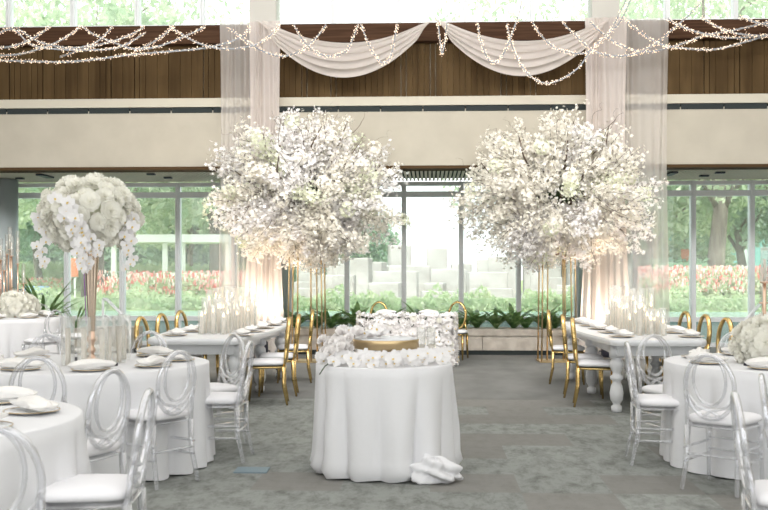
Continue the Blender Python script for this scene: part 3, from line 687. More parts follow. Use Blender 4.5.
# knotted tail of linen at the foot of the cake table
kn = MB()
def knot(u, v):
    a = 2*pi*u; e = pi*v-pi/2; d = (cos(a)*cos(e), sin(a)*cos(e), sin(e))
    q = 1+.22*sin(5*a+2.5*sin(2*e+1))*cos(e)+.14*sin(9*d[2]+4*d[0]+2)+.10*abs(sin(7*a-6*e))
    return (.135*d[0]*q*(1.1-.3*d[2]), .10*d[1]*q, max(.004, .08+.10*d[2]*q))
kn.grid(knot, 64, 32, closed=True)
o = kn.build('linen_knot', M_cloth)
X, Y = at(434, 6.9); o.location = (X, Y, 0); tag(o, 'bunched knot of white linen on the floor at the foot of the cake table', 'cloth')

# sweetheart table with its blossom front
SX, SY = at(407, 15.7)
o = MB()
def _rr(a, b, c):
    pts = []
    for cx, cy, a0 in ((a-c,b-c,0),(-a+c,b-c,pi/2),(-a+c,-b+c,pi),(a-c,-b+c,3*pi/2)):
        pts += [(cx+c*cos(a0+pi/2*k/12), cy+c*sin(a0+pi/2*k/12)) for k in range(13)]
    return pts+[pts[0]]
_Q = np.array(_rr(.70,.38,.24)); _A = np.concatenate([[0], np.cumsum(np.linalg.norm(np.diff(_Q, axis=0), axis=1))]); _A /= _A[-1]
def sw(u, v):
    u = u % 1.000001; cx = float(np.interp(u, _A, _Q[:,0])); cy = float(np.interp(u, _A, _Q[:,1]))
    return (cx*(1+.02*v), cy*(1+.03*v)+.01*sin(u*90)*v, .77*(1-v)+.01*v)
o.grid(sw, 90, 8, closed=True); o.add([sw(i/90,0) for i in range(90)], [tuple(range(90))])
o = o.build('sweetheart_table', M_cloth, smooth=False); o.location = (SX, SY, 0); tag(o, 'long sweetheart table in white linen at the centre by the windows', 'table')
fb = thing('blossom_front', 'dense white flower covering over the front and sides of the sweetheart table', 'floral arrangement', (SX, SY, 0))
def sw_pt(u, v): 
    p = sw(u, v); return p
lo_, ros, hyd = MB(), 0, 0
for i in range(2600):
    u = random.uniform(.44, 1.0); v = random.uniform(0,1); p = Vector(sw(u % 1, v)); q = Vector(sw((u+.003) % 1, v)); t_ = (q-p); nrm = Vector((t_.y, -t_.x, 0)); nrm = nrm.normalized() if nrm.length > 1e-6 else Vector((0,-1,0))
    if v < .06: nrm.z += .8
    P_ = p+nrm*random.uniform(.02,.07)
    lo_.stamp(BLOS, Mx(P_, (nrm.x+random.gauss(0,.4), nrm.y+random.gauss(0,.4), nrm.z+random.gauss(.2,.4)), random.uniform(.03,.045), random.uniform(0,6)))
lo_.build('filler_blossoms', M_petal, fb, kind='stuff')
for i in range(95):
    u = random.uniform(.44, 1.0); v = random.uniform(.0,.95); p = Vector(sw(u % 1, v)); q = Vector(sw((u+.003) % 1, v)); t_ = q-p; nrm = Vector((t_.y, -t_.x, 0)); nrm = nrm.normalized() if nrm.length > 1e-6 else Vector((0,-1,0))
    if i % 3: flower_obj(ORCH, 'orchid', [M_orch, M_lip], fb, p+nrm*.085, nrm+Vector((0,0,.2)), random.uniform(.05,.066))
    else: flower_obj(ROSE, 'rose', [M_rosep], fb, p+nrm*.05, nrm+Vector((0,0,.2)), random.uniform(.04,.055))
MB().grid(lambda u, v: (lambda p: (p[0]*1.012, p[1]*1.02-.012, p[2]))(sw((.44+.56*u) % 1, v*.97+.01)), 60, 6).build('moss_backing', M_moss, fb)

# banquet tables
def turned_leg():
    return [(.04,0),(.055,.012),(.055,.06),(.035,.08),(.045,.10),(.065,.13),(.072,.2),(.06,.27),(.042,.31),(.05,.33),(.068,.345),(.068,.37),(.045,.385),(.04,.41),(.058,.44),(.072,.48),(.07,.52),(.05,.55),(.062,.565)]
def banquet(cx, y0, y1, label):
    t = thing('banquet_table', label, 'table', (cx, (y0+y1)/2, 0)); Lh = (y1-y0)/2
    def outline(s):
        pts = []
        for sx, sy in ((1,-1),(1,1),(-1,1),(-1,-1)):
            seq = []
            c = (sx*.5*s, sy*Lh*s if s == 1 else sy*(Lh-.1))
            for k in range(7): a = k/6*pi/2; seq.append((sx*.49-sx*.13*(1-sin(a)) , sy*(Lh)-sy*.13*(1-cos(a))))
            if (sx, sy) in ((1,1),(-1,-1)): seq.reverse()
            pts += seq
            if (sx, sy) in ((1,-1),(-1,1)):
                for k in range(1,12): v = k/12; yy = (sy*Lh)*(1-2*v); pts.append((sx*(.49+.12*sin(pi*v)), yy*.93))
        return pts
    base = outline(1); top = MB(); n = len(base)
    def ring(k, z): return [(x*k, y*(1-(1-k)*.3), z) for x, y in base]
    V = []; prof = ((.93,.70),(.99,.705),(1.0,.73),(1.0,.745),(.985,.765))
    for k, z in prof: V += ring(k, z)
    F = []
    for j in range(len(prof)-1):
        for i in range(n): F.append((j*n+i, j*n+(i+1) % n, (j+1)*n+(i+1) % n, (j+1)*n+i))
    F.append(tuple((len(prof)-1)*n+i for i in range(n))); F.append(tuple(range(n-1,-1,-1)))
    top.add(V, F); top.build('tabletop', M_whitepaint, t, smooth=False)
    ap = MB(); 
    for sx in (-1,1): ap.box((sx*.38,0,.645),(.03,2*Lh-.4,.11))
    for sy in (-1,1): ap.box((0,sy*(Lh-.2),.645),(.76,.03,.11))
    ap.build('apron', M_whitepaint, t, smooth=False)
    for sx in (-.38,.38):
        for y in (-Lh+.3, 0, Lh-.3):
            mb = MB().lathe(turned_leg(), (sx,y,0), 16); mb.box((sx,y,.63),(.13,.13,.13)); mb.build('leg', M_whitepaint, t)
    return t
banquet(-2.44, 10.15, 13.95, 'long white banquet table with turned legs left of the aisle')
banquet(2.31, 10.15, 13.95, 'long white banquet table with turned legs right of the aisle')

# ------------------------------------------------------------------ chairs (front of the seat is +Y)
def oval(cx, cz, rx, rz, y, n=26, tilt=.13, z0=.47, a0=0, a1=2*pi, closed=True):
    return [(cx+rx*sin(a0+(a1-a0)*k/(n if closed else n-1)), y-(cz+rz*cos(a0+(a1-a0)*k/(n if closed else n-1))-z0)*tilt, cz+rz*cos(a0+(a1-a0)*k/(n if closed else n-1))) for k in range(n)]
def cushion(mb, w_, d_, z0, z1, y0=0):
    n = 28; e = .42
    def rg(s, z):
        o = []
        for k in range(n):
            a = 2*pi*k/n; x = abs(cos(a))**e*(1 if cos(a) > 0 else -1)*w_/2*s; y = abs(sin(a))**e*(1 if sin(a) > 0 else -1)*d_/2*s; x *= 1+.06*(y/(d_/2))
            o.append((x, y+y0, z))
        return o
    prof = ((.9,z0),(1,z0+.008),(1.02,(z0+z1)/2),(.98,z1-.012),(.85,z1),(.4,z1+.008)); V = []; F = []
    for s, z in prof: V += rg(s, z)
    for j in range(len(prof)-1):
        for i in range(n): F.append((j*n+i, j*n+(i+1) % n, (j+1)*n+(i+1) % n, (j+1)*n+i))
    F.append(tuple((len(prof)-1)*n+i for i in range(n))); F.append(tuple(range(n-1,-1,-1))); mb.add(V, F); return mb
def ghost_chair():
    t = thing('clear_chair', 'x', 'chair', group=None)
    cushion(MB(), .40, .41, .445, .50, .0).build('seat_cushion', M_cushion, t)
    cushion(MB(), .41, .42, .415, .444, .0).build('seat', M_acryl, t)
    yb = -.205
    MB().tube(oval(0,.695,.165,.212,yb), .016, 8, closed=True).build('backrest_ring', M_acryl, t)
    ib = MB()
    ib.tube(oval(0,.74,.108,.165,yb), .0115, 7, closed=True)
    for s in (-1,1): ib.tube([(s*.155,yb-.01,.63),(s*.09,yb-.008,.56),(0,yb-.008,.535+.02*0),(-s*.06,yb,.50)], .011, 7)
    ib.build('backrest_loop', M_acryl, t)
    for sx in (-1,1):
        MB().tube([(sx*.17,yb+.01,.43),(sx*.165,yb-.005,.55),(sx*.163,yb-.03,.66)], .015, 7).build('back_post', M_acryl, t)
        MB().tube([(sx*.17,-.195,.43),(sx*.172,-.20,.22),(sx*.185,-.25,0)], [.022,.019,.014], 8).build('leg', M_acryl, t)
        MB().tube([(sx*.18,.185,.43),(sx*.182,.19,.30),(sx*.185,.2,0)], [.024,.019,.013], 8).build('leg', M_acryl, t)
        for z in (.19,.28): MB().tube([(sx*.185,-.215,z),(sx*.186,-.02,z+.0),(sx*.185,.19,z)], [.009,.011,.009], 6).build('stretcher', M_acryl, t)
    for y, z in ((.192,.22),(.192,.30),(-.205,.24)): MB().tube([(-.183,y,z),(.183,y,z)], .009, 6).build('stretcher', M_acryl, t)
    return t
def gold_chair():
    t = thing('gold_chair', 'x', 'chair')
    cushion(MB(), .42, .42, .435, .485, .0).build('seat_cushion', M_cushion, t)
    cushion(MB(), .425, .425, .40, .434, .0).build('seat_frame', M_gold, t)
    yb = -.21
    MB().tube(oval(0,.715,.145,.225,yb,28,.09), .019, 8, closed=True, flat=1.4).build('backrest_ring', M_gold, t)
    for sx in (-1,1):
        MB().tube([(sx*.16,-.195,.42),(sx*.15,-.212,.52),(sx*.135,-.225,.62)], .014, 6).build('back_post', M_gold, t)
        MB().tube([(sx*.175,-.19,.42),(sx*.175,-.195,.2),(sx*.18,-.235,0)], [.023,.019,.013], 6).build('leg', M_gold, t)
        MB().tube([(sx*.18,.185,.42),(sx*.18,.187,.2),(sx*.185,.2,0)], [.023,.019,.013], 6).build('leg', M_gold, t)
    return t
GC, OC = ghost_chair(), gold_chair()
def face(x, y, tx, ty): return atan2(ty-y, tx-x)-pi/2
def gchair(bx, d, target, label, rot=0, head=None):
    """bx, d: where the middle of the backrest stands; the chair faces its table"""
    X, Y = at(bx, d); a = face(X, Y, *target)+rot if head is None else head-pi/2; dx, dy = -sin(a), cos(a)
    place(GC, (X+dx*.23, Y+dy*.23, 0), a, label=label)
gchair(38, 6.35, CA, 'clear acrylic chair with back to the camera at the rose ball table', .1)
gchair(108, 5.5, CB, 'clear acrylic chair between the two left front tables, oval back facing us', head=pi+.25-.62)
gchair(142, 4.55, (CB[0], CB[1]+.05), 'nearest clear acrylic chair at the lower left, seen from the side', head=pi+.28-.18)
gchair(176, 6.8, CA, 'clear acrylic chair at the aisle-side front of the rose ball table', .15)
gchair(246, 7.75, (CA[0], CA[1]+.15), 'clear acrylic chair seen side-on beside the left aisle', head=pi+.18-.2)
gchair(232, 8.55, (CA[0]+.1, CA[1]+.2), 'clear acrylic chair behind the side-on chair by the left aisle')
gchair(149, 9.0, CA, 'clear acrylic chair behind the rose ball table near the banquet table')
gchair(48, 8.65, CA, 'clear acrylic chair behind the rose ball table left of the vase')
gchair(-8, 3.5, CB, 'clear acrylic chair cut off at the bottom left corner', -.3)
gchair(54, 14.15, (CC[0]+.05, CC[1]), 'clear acrylic chair in front of the candlestick cluster table at far left', .3)
gchair(41, 16.6, CC, 'clear acrylic chair behind the far left table beside the spiky plant')
gchair(91, 15.4, CC, 'clear acrylic chair right of the far left table, seen behind the vase')
gchair(631, 7.65, CR, 'clear acrylic chair seen side-on beside the right aisle', head=-.2+.12)
gchair(655, 8.5, (CR[0]-.2, CR[1]-.1), 'clear acrylic chair behind the side-on chair by the right aisle', -.2)
gchair(710, 6.55, CR, 'clear acrylic chair with its oval back to us at the front of the right table')
gchair(742, 4.45, (3.0, 4.75), 'nearest clear acrylic chair at the bottom right, seen side-on', head=-.31+.12)
gchair(768, 5.2, (2.75, 4.7), 'clear acrylic chair cut off by the right edge in front of the right table', .2)
gchair(737, 8.95, CR, 'clear acrylic chair behind the right table beside the white roses')
for i, (side, sg) in enumerate((('left', -1), ('right', 1))):
    for y, w_ in ((10.95,'nearest the camera'), (11.75,'in the middle'), (13.15,'farthest from the camera')):
        place(OC, (sg*1.80, y, 0), -sg*pi/2-sg*.10+random.uniform(-.03,.03), label='gold chair on the aisle side of the %s banquet table, %s' % (side, w_))
    for y, w_ in ((11.0,'nearest the camera'), (11.85,'in the middle'), (12.75,'farthest from the camera')):
        place(OC, (sg*2.98+(.0 if sg > 0 else .0), y, 0), sg*pi/2+sg*.2+random.uniform(-.03,.03), label='gold chair on the window side of the %s banquet table, %s' % (side, w_))
X, Y = at(379, 16.85); place(OC, (X, Y-.2, 0), pi, label='gold chair behind the left half of the sweetheart table')
X, Y = at(454, 16.85); place(OC, (X, Y-.2, 0), pi-.25, label='gold chair behind the right half of the sweetheart table')

# ------------------------------------------------------------------ place settings
PLT = thing('dinner_plate', 'x', 'plate'); MB().lathe([(.0,.0),(.09,.002),(.125,.010),(.132,.013),(.125,.011),(.1,.007),(0,.006)], (0,0,0), 26, cap=False).build('dish', M_whitepaint, PLT)
MB().tube([(.132*cos(2*pi*k/26), .132*sin(2*pi*k/26), .013) for k in range(26)], .0022, 5, closed=True).build('gold_rim', M_goldp, PLT)
def napkin_mesh():
    mb = MB()
    def fn(u, v):
        th = 2*pi*u; x = (v-.5)*.34; q = abs(x)/.17; ed = min(1, min(v,1-v)*9)**.5; wd = (.045+.035*q)*ed
        rg = .009*sin(5*th+9*x)*ed
        return (x, (wd+rg)*cos(th)+.02*sin(12*x), max(.012, .034+(.026+.010*sin(20*x+2))*ed*sin(th)+rg*.8))
    mb.grid(fn, 26, 14, closed=True); return mb
NAP = napkin_mesh().build('napkin', M_napkin); tag(NAP, 'x', 'napkin')
def setting(x, y, z, rz, where):
    place(PLT, (x,y,z+.001), 0, label='gold-rimmed plate '+where)
    place(NAP, (x+random.uniform(-.02,.02), y+random.uniform(-.02,.02), z+.012), rz+random.uniform(-.3,.3), label='white napkin on the plate '+where)
def ring_settings(c, angs, tbl):
    for a, w_ in angs: setting(c[0]+.66*cos(radians(a)), c[1]+.66*sin(radians(a)), HT+.001, radians(a+90), w_+' '+tbl)
ring_settings(CA, ((-115,'camera-side left of'),(-70,'camera-side middle of'),(-28,'camera-side right of'),(15,'aisle side of'),(60,'far right of'),(105,'far middle of'),(150,'far left of'),(195,'left of')), 'the rose ball table')
ring_settings(CB, ((20,'aisle side of'),(62,'far right of'),(100,'far side of'),(-25,'camera side of')), 'the bottom left table')
ring_settings(CC, ((-80,'camera side of'),(-35,'camera-side right of'),(10,'aisle side of'),(60,'far right of')), 'the far left candlestick table')
ring_settings(CR, ((-165,'aisle side of'),(-120,'camera-side left of'),(-75,'camera-side middle of'),(150,'far left of'),(105,'far middle of')), 'the right edge table')
for side, sg in (('left',-1),('right',1)):
    for i, y in enumerate((10.6,11.3,12.0,12.7,13.4)):
        n_ = ('first','second','third','fourth','fifth')[i]
        for s2, nm in ((-1,'aisle'),(1,'window')):
            setting(sg*2.37+sg*s2*.36, y, .766, pi/2, '%s from the near end, %s side, %s banquet table' % (n_, nm, side))
setting(SX-.35, SY+.15, .772, 0, 'on the left half of the sweetheart table'); setting(SX+.35, SY+.15, .772, 0, 'on the right half of the sweetheart table')
# cards, small things
def card(px, y, z, w_, h_, label, flat=False):
    d = 1000*(1.45-z)/(y-272); X, Y = at(px, d); o = MB().box((0,0,h_/2),(w_, .10 if flat else .006, h_)).build('table_card', M_black, smooth=False); o.location = (X,Y,z+.002); o.rotation_euler = (0,0,random.uniform(-.5,.5)); tag(o, label, 'card')
card(68, 362, HT, .035, .09, 'tall black card standing left of the vase')
card(76, 362, HT, .025, .035, 'small black card right of the tall one left of the vase')
card(113, 366, HT, .07, .02, 'low black card in front of the tall vase')
card(149, 360, HT, .07, .03, 'black folded card at the aisle side of the rose ball table')
card(747, 366, HT, .05, .03, 'small black card on the right edge table')
card(394, 315.6, .772, .09, .05, 'black card left of centre on the sweetheart table')
card(419, 315.6, .772, .09, .04, 'black card right of centre on the sweetheart table')

# ------------------------------------------------------------------ candles
def glass_candle(x, y, z, h, r, ch, label, group, cr=None, lit=True):
    t = thing('glass_cylinder', label[0], 'candle holder', (x,y,z), 0, group[0])
    MB().lathe([(r,0),(r,h),(r-.004,h),(r-.004,.006)], (0,0,0), 14, cap=False).build('glass', M_glass, t)
    MB().lathe([(r*.98,.0),(0,.004)], (0,0,.001), 14, cap=False).build('base', M_glass, t)
    c = thing('candle', label[1], 'candle', (x,y,z+.006), 0, group[1]); cr = cr or r*.5
    MB().lathe([(cr,0),(cr,ch),(cr*.8,ch-.004),(0,ch-.008)], (0,0,0), 12).build('wax', M_wax, c)
    if lit: MB().lathe([(.001,0),(.008,.012),(.009,.02),(.004,.036),(.0005,.05)], (0,0,ch-.004), 8).build('flame', M_flame, c)
    else: MB().tube([(0,0,ch-.01),(0,0,ch+.012)], .002, 4).build('wick', M_black, c)
for side, sg in (('left',-1),('right',1)):
    rr = random.Random(5 if sg < 0 else 6)
    for i in range(12):
        for c in range(3):
            size = rr.choice(('tall','medium','short')); h = {'tall':.50,'medium':.40,'short':.28}[size]+rr.uniform(-.03,.03)
            w_ = '%s row from the near end, %s, %s banquet table' % (ORD[i], ('window side','middle','aisle side')[c], side)
            glass_candle(sg*(2.37-(c-1)*.125)+rr.uniform(-.012,.012), 10.85+i*.18+rr.uniform(-.03,.03)+(.05 if c == 1 else 0), .766, h, .043, h*rr.uniform(.45,.8), ('%s glass candle cylinder, %s' % (size, w_), 'lit white candle in glass, %s' % w_), ('glass cylinders on the %s banquet table' % side, 'candles on the %s banquet table' % side))
    l = bpy.data.lights.new('candle_glow', 'POINT'); l.energy = 6; l.color = (1,.6,.3); l.shadow_soft_size = .5
    q = bpy.data.objects.new('candle_glow', l); COL.objects.link(q); q.location = (sg*2.37, 11.9, 1.3)
for i, (px, d, h) in enumerate(((68,7.35,.36),(84,7.25,.36),(102,7.25,.36),(109,7.5,.34),(119,7.6,.36),(124,7.85,.36))):
    X, Y = at(px, d); w_ = ('leftmost of those round the vase foot','just left of the vase foot','just right of the vase foot','second right of the vase foot','third right of the vase foot','rightmost of those round the vase foot')[i]
    glass_candle(X, Y, HT+.002, h, .05, .27, ('clear glass cylinder on the rose ball table, '+w_, 'slim white candle in the glass cylinder '+w_), (None, None), .019, False)

# ------------------------------------------------------------------ round arrangements
def ball(name, c, R, Rz, n, label, rs=.055, orch=0, trails=(), bottom=-.75):
    t = thing(name, label, 'floral arrangement', c); r = random.Random(n+orch)
    core = MB().lathe([(R*.80*cos(a), Rz*.80*sin(a)) for a in [(-pi/2+.15)+(pi-.3)*k/8 for k in range(9)]], (0,0,0), 18); core.build('foliage_core', mat('pale_green_filler', (.80,.82,.66), .9), t)
    for i in range(n):
        zz = 1-(1-bottom)*(i+.5)/n; ph = i*2.39996; hr = sqrt(max(0,1-zz*zz)); D = Vector((hr*cos(ph), hr*sin(ph), zz)); D = (D+Vector((r.gauss(0,.04),r.gauss(0,.04),r.gauss(0,.04)))).normalized()
        q = r.uniform(.86,1.02); s = rs*r.uniform(.8,1.2)
        flower_obj(ROSE, 'rose', [M_rosep], t, (D.x*R*q, D.y*R*q, D.z*Rz*q), D, s)
    for i in range(orch):
        a = r.uniform(-2.2,-.9); e = r.uniform(-1.0,.9); D = Vector((cos(a)*cos(e), sin(a)*cos(e), sin(e)))
        flower_obj(ORCH, 'orchid', [M_orch, M_lip], t, (D.x*R*1.08, D.y*R*1.08, D.z*Rz*1.08), D, r.uniform(.045,.06), 0)
    fb_ = MB()
    for i in range(n*5):
        D = Vector((r.gauss(0,1), r.gauss(0,1), r.gauss(0,1))).normalized()
        if D.z > bottom: fb_.stamp(BLOS, Mx((D.x*R*.97, D.y*R*.97, D.z*Rz*.97), (D.x+r.gauss(0,.4), D.y+r.gauss(0,.4), D.z+r.gauss(0,.4)), r.uniform(.018,.03), r.uniform(0,6)), ); fb_.m[-5:] = [1 if i % 6 == 0 else 0]*5
    fb_.build('filler_blossoms', [M_petalc, M_petalg], t, kind='stuff')
    for (x0, y0, z0, x1, y1, z1, k) in trails:
        for i in range(k):
            u = i/(k-1); p = (x0+(x1-x0)*u+r.gauss(0,.03), y0+(y1-y0)*u+r.gauss(0,.015), z0+(z1-z0)*u)
            flower_obj(ORCH, 'orchid', [M_orch, M_lip], t, p, (r.gauss(0,.3),-1,r.gauss(0,.2)), .05*(1.1-.35*u), r.uniform(-.4,.4))
    return t
ball('rose_ball', (CA[0]+.01, CA[1], 1.88), .335, .27, 100, 'big round ball of ivory roses with trailing white orchids on the tall vase', .07, 0,
     ((-.05,-.42,.10,.12,-.34,-.42,20),(.03,-.43,-.04,.20,-.34,-.30,12),(.10,-.40,-.14,.05,-.36,-.40,8),(-.31,-.14,-.02,-.31,-.16,-.38,11),(.33,-.12,-.02,.32,-.14,-.40,12)), -.8)
ball('low_rose_bouquet', (*at(14, 15.3), .92), .30, .19, 60, 'low mound of white roses under the candlesticks on the far left table', .085, 0, (), -.5)
ball('low_rose_bouquet', (*at(776, 7.55), .90), .27, .20, 70, 'low mound of white roses on the right edge table', .07, 0, (), -.5)
# tall vase
va = thing('tall_vase', 'tall slim rose-gold trumpet vase with an ornate silver-gold foot', 'vase', (CA[0]+.02, CA[1], HT+.002))
MB().lathe([(.0,0),(.062,.0),(.065,.012),(.05,.03),(.022,.05),(.018,.07),(.034,.085),(.036,.10),(.018,.12),(.02,.15),(.045,.17),(.047,.19),(.022,.21),(.024,.24)], (0,0,0), 18).build('foot', M_rose, va)
fl = MB(); n_ = 24
fl.grid(lambda u, v: ((.024+.034*v**1.3)*(1+.09*cos(12*2*pi*u))*cos(2*pi*u), (.024+.034*v**1.3)*(1+.09*cos(12*2*pi*u))*sin(2*pi*u), .24+.70*v), 72, 10, closed=True); fl.build('fluted_stem', mat('mirrored_gold_glass', (.66,.55,.45), .2, .9), va)
MB().tube([(-.030,-.03,.30),(-.042,-.035,.6),(-.052,-.04,.93)], .004, 5).build('ribbon', M_purple, va)
# candlestick clusters
def candelabra(px, d, z, label, rods, rmat):
    X, Y = at(px, d); t = thing('candlestick_cluster', label, 'candelabra', (X,Y,z))
    MB().lathe([(.2,0),(.2,.015),(0,.018)], (0,0,0), 24).build('base', M_rose, t)
    for x, y, h, gh in rods:
        MB().tube([(x,y,.01),(x,y,h)], .012, 8).build('rod', M_rose, t); MB().lathe([(.01,0),(.036,.008),(.036,.016),(0,.016)], (x,y,h), 12).build('cup', M_rose, t)
        MB().lathe([(.03,0),(.03,gh),(.027,gh),(.027,.004)], (x,y,h+.017), 12, cap=False).build('glass_chimney', M_glass, t)
        MB().tube([(x,y,h+.017),(x,y,h+gh*.72)], .011, 8).build('candle', M_wax, t)
    return t
rods = [(-.12,-.05,.86,.32),(-.05,-.1,.70,.3),(.0,0,1.02,.34),(.06,-.08,.92,.3),(.13,-.02,.80,.32),(-.18,.02,.66,.3),(.19,.05,.50,.3),(.08,.1,1.0,.3),(-.09,.1,.95,.3)]
candelabra(10, 15.3, HT+.002, 'cluster of tall rose-gold candlesticks with glass chimneys at far left', rods, M_rose)
candelabra(781, 7.55, HT+.002, 'cluster of tall rose-gold candlesticks with glass chimneys at the right edge', [(-.135,-.04,.60,.26),(-.03,.0,.78,.28),(.07,-.05,.52,.26),(.02,.1,.68,.26),(-.09,.12,.44,.26),(.14,.06,.62,.26)], M_rose)

# ------------------------------------------------------------------ cake table dressing
X, Y = at(386, 7.38)
cs = thing('cake_stand', 'round gold cake stand with a white top on the cake table', 'cake stand', (X,Y,.787))
MB().lathe([(.10,0),(.09,.02),(.04,.04),(.04,.09),(.22,.10),(.245,.105),(.24,.15),(.245,.168),(.235,.17)], (0,0,0), 40).build('drum', M_goldp, cs)
MB().lathe([(.236,0),(.236,.006),(0,.006)], (0,0,.169), 40).build('top', M_whitepaint, cs)
gl = thing('orchid_garland', 'garland of white orchids with yellow centres around the gold cake stand', 'floral arrangement', (*CK, .787)); r = random.Random(3)
for i in range(64):
    a = pi-.25+(pi+.5)*i/63+r.gauss(0,.03); q = r.uniform(.33,.48); zz = .03+.022*(i % 3)+r.uniform(-.01,.015)
    flower_obj(ORCH, 'orchid', [M_orch, M_lip], gl, (q*cos(a), q*sin(a)*.98, zz), (cos(a)*.4+r.gauss(0,.2), sin(a)*.8-.5, .55), r.uniform(.045,.058), r.uniform(-.5,.5))
for i in range(26):
    a = r.uniform(2.5,4.0); q = r.uniform(.3,.47); flower_obj(ROSE, 'rose', [M_petal], gl, (q*cos(a), q*sin(a), .05+r.uniform(0,.14)), (cos(a),sin(a)-.3,.9), r.uniform(.04,.05))
MB().tube([(-.36,-.30,.03),(-.40,-.36,.0),(-.43,-.42,-.05)], .004, 5).build('stem', M_moss, gl)
tp = thing('orchid_spray', 'loose cluster of white flowers lying on the left of the cake stand', 'floral arrangement', (X-.15, Y-.05, .966))
for i in range(22): flower_obj(ORCH if i % 2 else ROSE, 'orchid' if i % 2 else 'rose', [M_orch, M_lip] if i % 2 else [M_petal], tp, (r.uniform(-.18,.17), r.uniform(-.10,.10), .015+r.uniform(0,.05)), (r.gauss(0,.4), -.6, .8), r.uniform(.035,.05))
for px, w_ in ((421,'left'),(431,'right')):
    x, y = at(px, 7.7); glass_candle(x, y, .787, .235, .034, .10, ('%s one of the two tall clear glasses behind the cake stand' % w_, 'white candle in the %s glass on the cake table' % w_), (None,None), .026, False)
x, y = at(424, 15.75)
wg = thing('champagne_glass', 'clear champagne flute standing at the centre of the sweetheart table', 'glass', (x,y,.772)); MB().lathe([(.03,0),(.004,.006),(.004,.08),(.02,.11),(.026,.17),(.022,.21)], (0,0,0), 14, cap=False).build('bowl', M_glass, wg)
# floor outlet cover on the carpet
x, y = at(252, 7.3); o = MB().box((0,0,.004),(.24,.2,.008)).build('floor_outlet_cover', mat('blue_grey_cover', (.20,.27,.31), .6), smooth=False); o.location = (x,y,0); o.rotation_euler = (0,0,.02); tag(o, 'blue-grey outlet cover set in the carpet left of the cake table', 'floor cover')

# ------------------------------------------------------------------ fairy light garlands
ico = [(0,0,1),(0,0,-1),(1,0,0),(-1,0,0),(0,1,0),(0,-1,0)]; icf = [(0,2,4),(0,4,3),(0,3,5),(0,5,2),(1,4,2),(1,3,4),(1,5,3),(1,2,5)]
def garland(pts, label, d0=15.8, d1=15.8, dens=1.0, bs=.0085):
    """pts: (column, height-row) knots of the hanging rope, taken at distances d0..d1"""
    K = []
    n = len(pts)
    for i, (px, py) in enumerate(pts):
        d = d0+(d1-d0)*sin(pi*i/(n-1)); x, y = at(px, d); K.append(Vector((x, y, 1.45+(272-py)/1000*d)))
    path = []
    for i in range(n-1):
        p0, p1, p2, p3 = K[max(i-1,0)], K[i], K[i+1], K[min(i+2,n-1)]
        for k in range(8):
            t = k/8; path.append(.5*((2*p1)+(-p0+p2)*t+(2*p0-5*p1+4*p2-p3)*t*t+(-p0+3*p1-3*p2+p3)*t**3))
    path.append(K[-1]); ln = sum((path[i+1]-path[i]).length for i in range(len(path)-1))
    t = thing('fairy_light_garland', label, 'string lights', path[0]); q = [p-path[0] for p in path]
    wr = MB(); wr.tube(q, .011, 6)
    for s in (0, 2.1, 4.2): wr.tube([p+Vector((0,.018*cos(i*1.9+s),.018*sin(i*1.9+s))) for i, p in enumerate(q)], .0035, 4)
    wr.build('cable', M_wire, t)
    b = MB(); nb = int(ln*95*dens); vv = np.array(ico)
    for _ in range(nb):
        u = random.random()*(len(q)-1); i = min(int(u), len(q)-2); p = q[i].lerp(q[i+1], u-i); off = Vector((random.gauss(0,1),random.gauss(0,1),random.gauss(0,1))).normalized()*random.uniform(.012,.045)
        b.add(vv*bs*random.uniform(.7,1.2)+np.array(p+off), icf)
    b.build('bulbs', M_bulb, t, kind='stuff'); return t
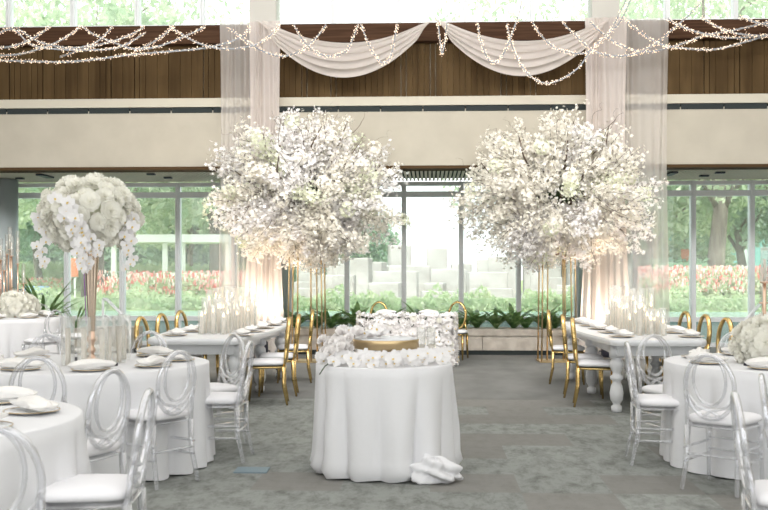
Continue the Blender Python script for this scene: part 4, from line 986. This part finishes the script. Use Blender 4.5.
G = [
 ([(-14,40),(12,29),(30,44),(55,49),(90,50),(120,47),(145,33)], 'garland of fairy lights crossing the left beam, dipping left of the rose ball'),
 ([(-14,60),(20,61),(60,62),(90,60),(120,56),(150,53),(205,48),(240,38),(250,27)], 'lowest long garland of fairy lights across the left walnut panels'),
 ([(-14,47),(8,47),(30,40),(50,27)], 'short garland of fairy lights rising at the top left corner'),
 ([(-14,56),(20,54),(50,45),(68,36),(80,27)], 'garland of fairy lights rising to the second left window mullion'),
 ([(83,27),(95,35),(115,43),(135,49),(160,46),(190,34),(205,27)], 'garland of fairy lights sagging between left clerestory mullions'),
 ([(18,29),(40,42),(70,48),(95,43),(112,27)], 'garland of fairy lights in the crossing left of the beam centre'),
 ([(60,57),(90,47),(110,42),(128,36),(144,27)], 'garland of fairy lights rising from lower left to the third mullion'),
 ([(135,51),(150,44),(165,34),(172,27)], 'short steep garland of fairy lights above the left panels'),
 ([(170,27),(180,33),(198,43),(225,49),(255,45),(272,34),(279,25)], 'garland of fairy lights over the left sheer curtain'),
 ([(228,27),(242,38),(255,47),(270,54),(285,56),(302,50),(316,38),(326,25)], 'garland of fairy lights over the start of the left swag'),
 ([(294,25),(300,36),(308,46),(320,54),(333,56),(346,51),(353,38),(358,25)], 'garland of fairy lights looping in front of the left swag'),
 ([(361,25),(367,40),(374,54),(382,63),(390,58),(394,42),(397,24)], 'garland of fairy lights in a deep loop right of the left swag centre'),
 ([(438,23),(440,40),(442,54),(445,40),(447,23)], 'narrow hanging loop of fairy lights where the two swags meet'),
 ([(478,23),(480,38),(485,53),(492,63),(501,58),(508,44),(514,28),(520,10),(522,-8)], 'garland of fairy lights looping left of the right swag centre up past the beam'),
 ([(507,24),(511,42),(518,60),(528,74),(543,83),(560,80),(578,68),(590,52),(604,38),(620,22),(633,-6)], 'longest garland of fairy lights dipping lowest under the right swag'),
 ([(533,23),(540,34),(552,46),(566,52),(585,53),(597,44),(612,28),(628,-4)], 'garland of fairy lights lying over the right swag'),
 ([(562,22),(574,34),(588,47),(602,54),(622,56),(640,52),(658,42),(672,30),(690,14),(700,4)], 'garland of fairy lights sagging across the right sheer curtain'),
 ([(590,22),(606,36),(622,46),(645,52),(668,48),(690,41),(706,35),(735,30),(785,18)], 'garland of fairy lights rising gently to the right over the right curtain'),
 ([(625,20),(640,32),(660,44),(690,49),(718,49),(745,42),(785,30)], 'lowest garland of fairy lights over the right walnut panels'),
 ([(668,19),(685,28),(705,34),(735,38),(785,33)], 'garland of fairy lights on the right beam near the mullion'),
 ([(702,18),(718,27),(740,34),(785,37)], 'upper garland of fairy lights near the right edge of the beam'),
 ([(740,17),(755,22),(785,30)], 'short garland of fairy lights at the top right corner')]
for i, (p, lb) in enumerate(G): garland(p, lb, 16.22, 15.95)
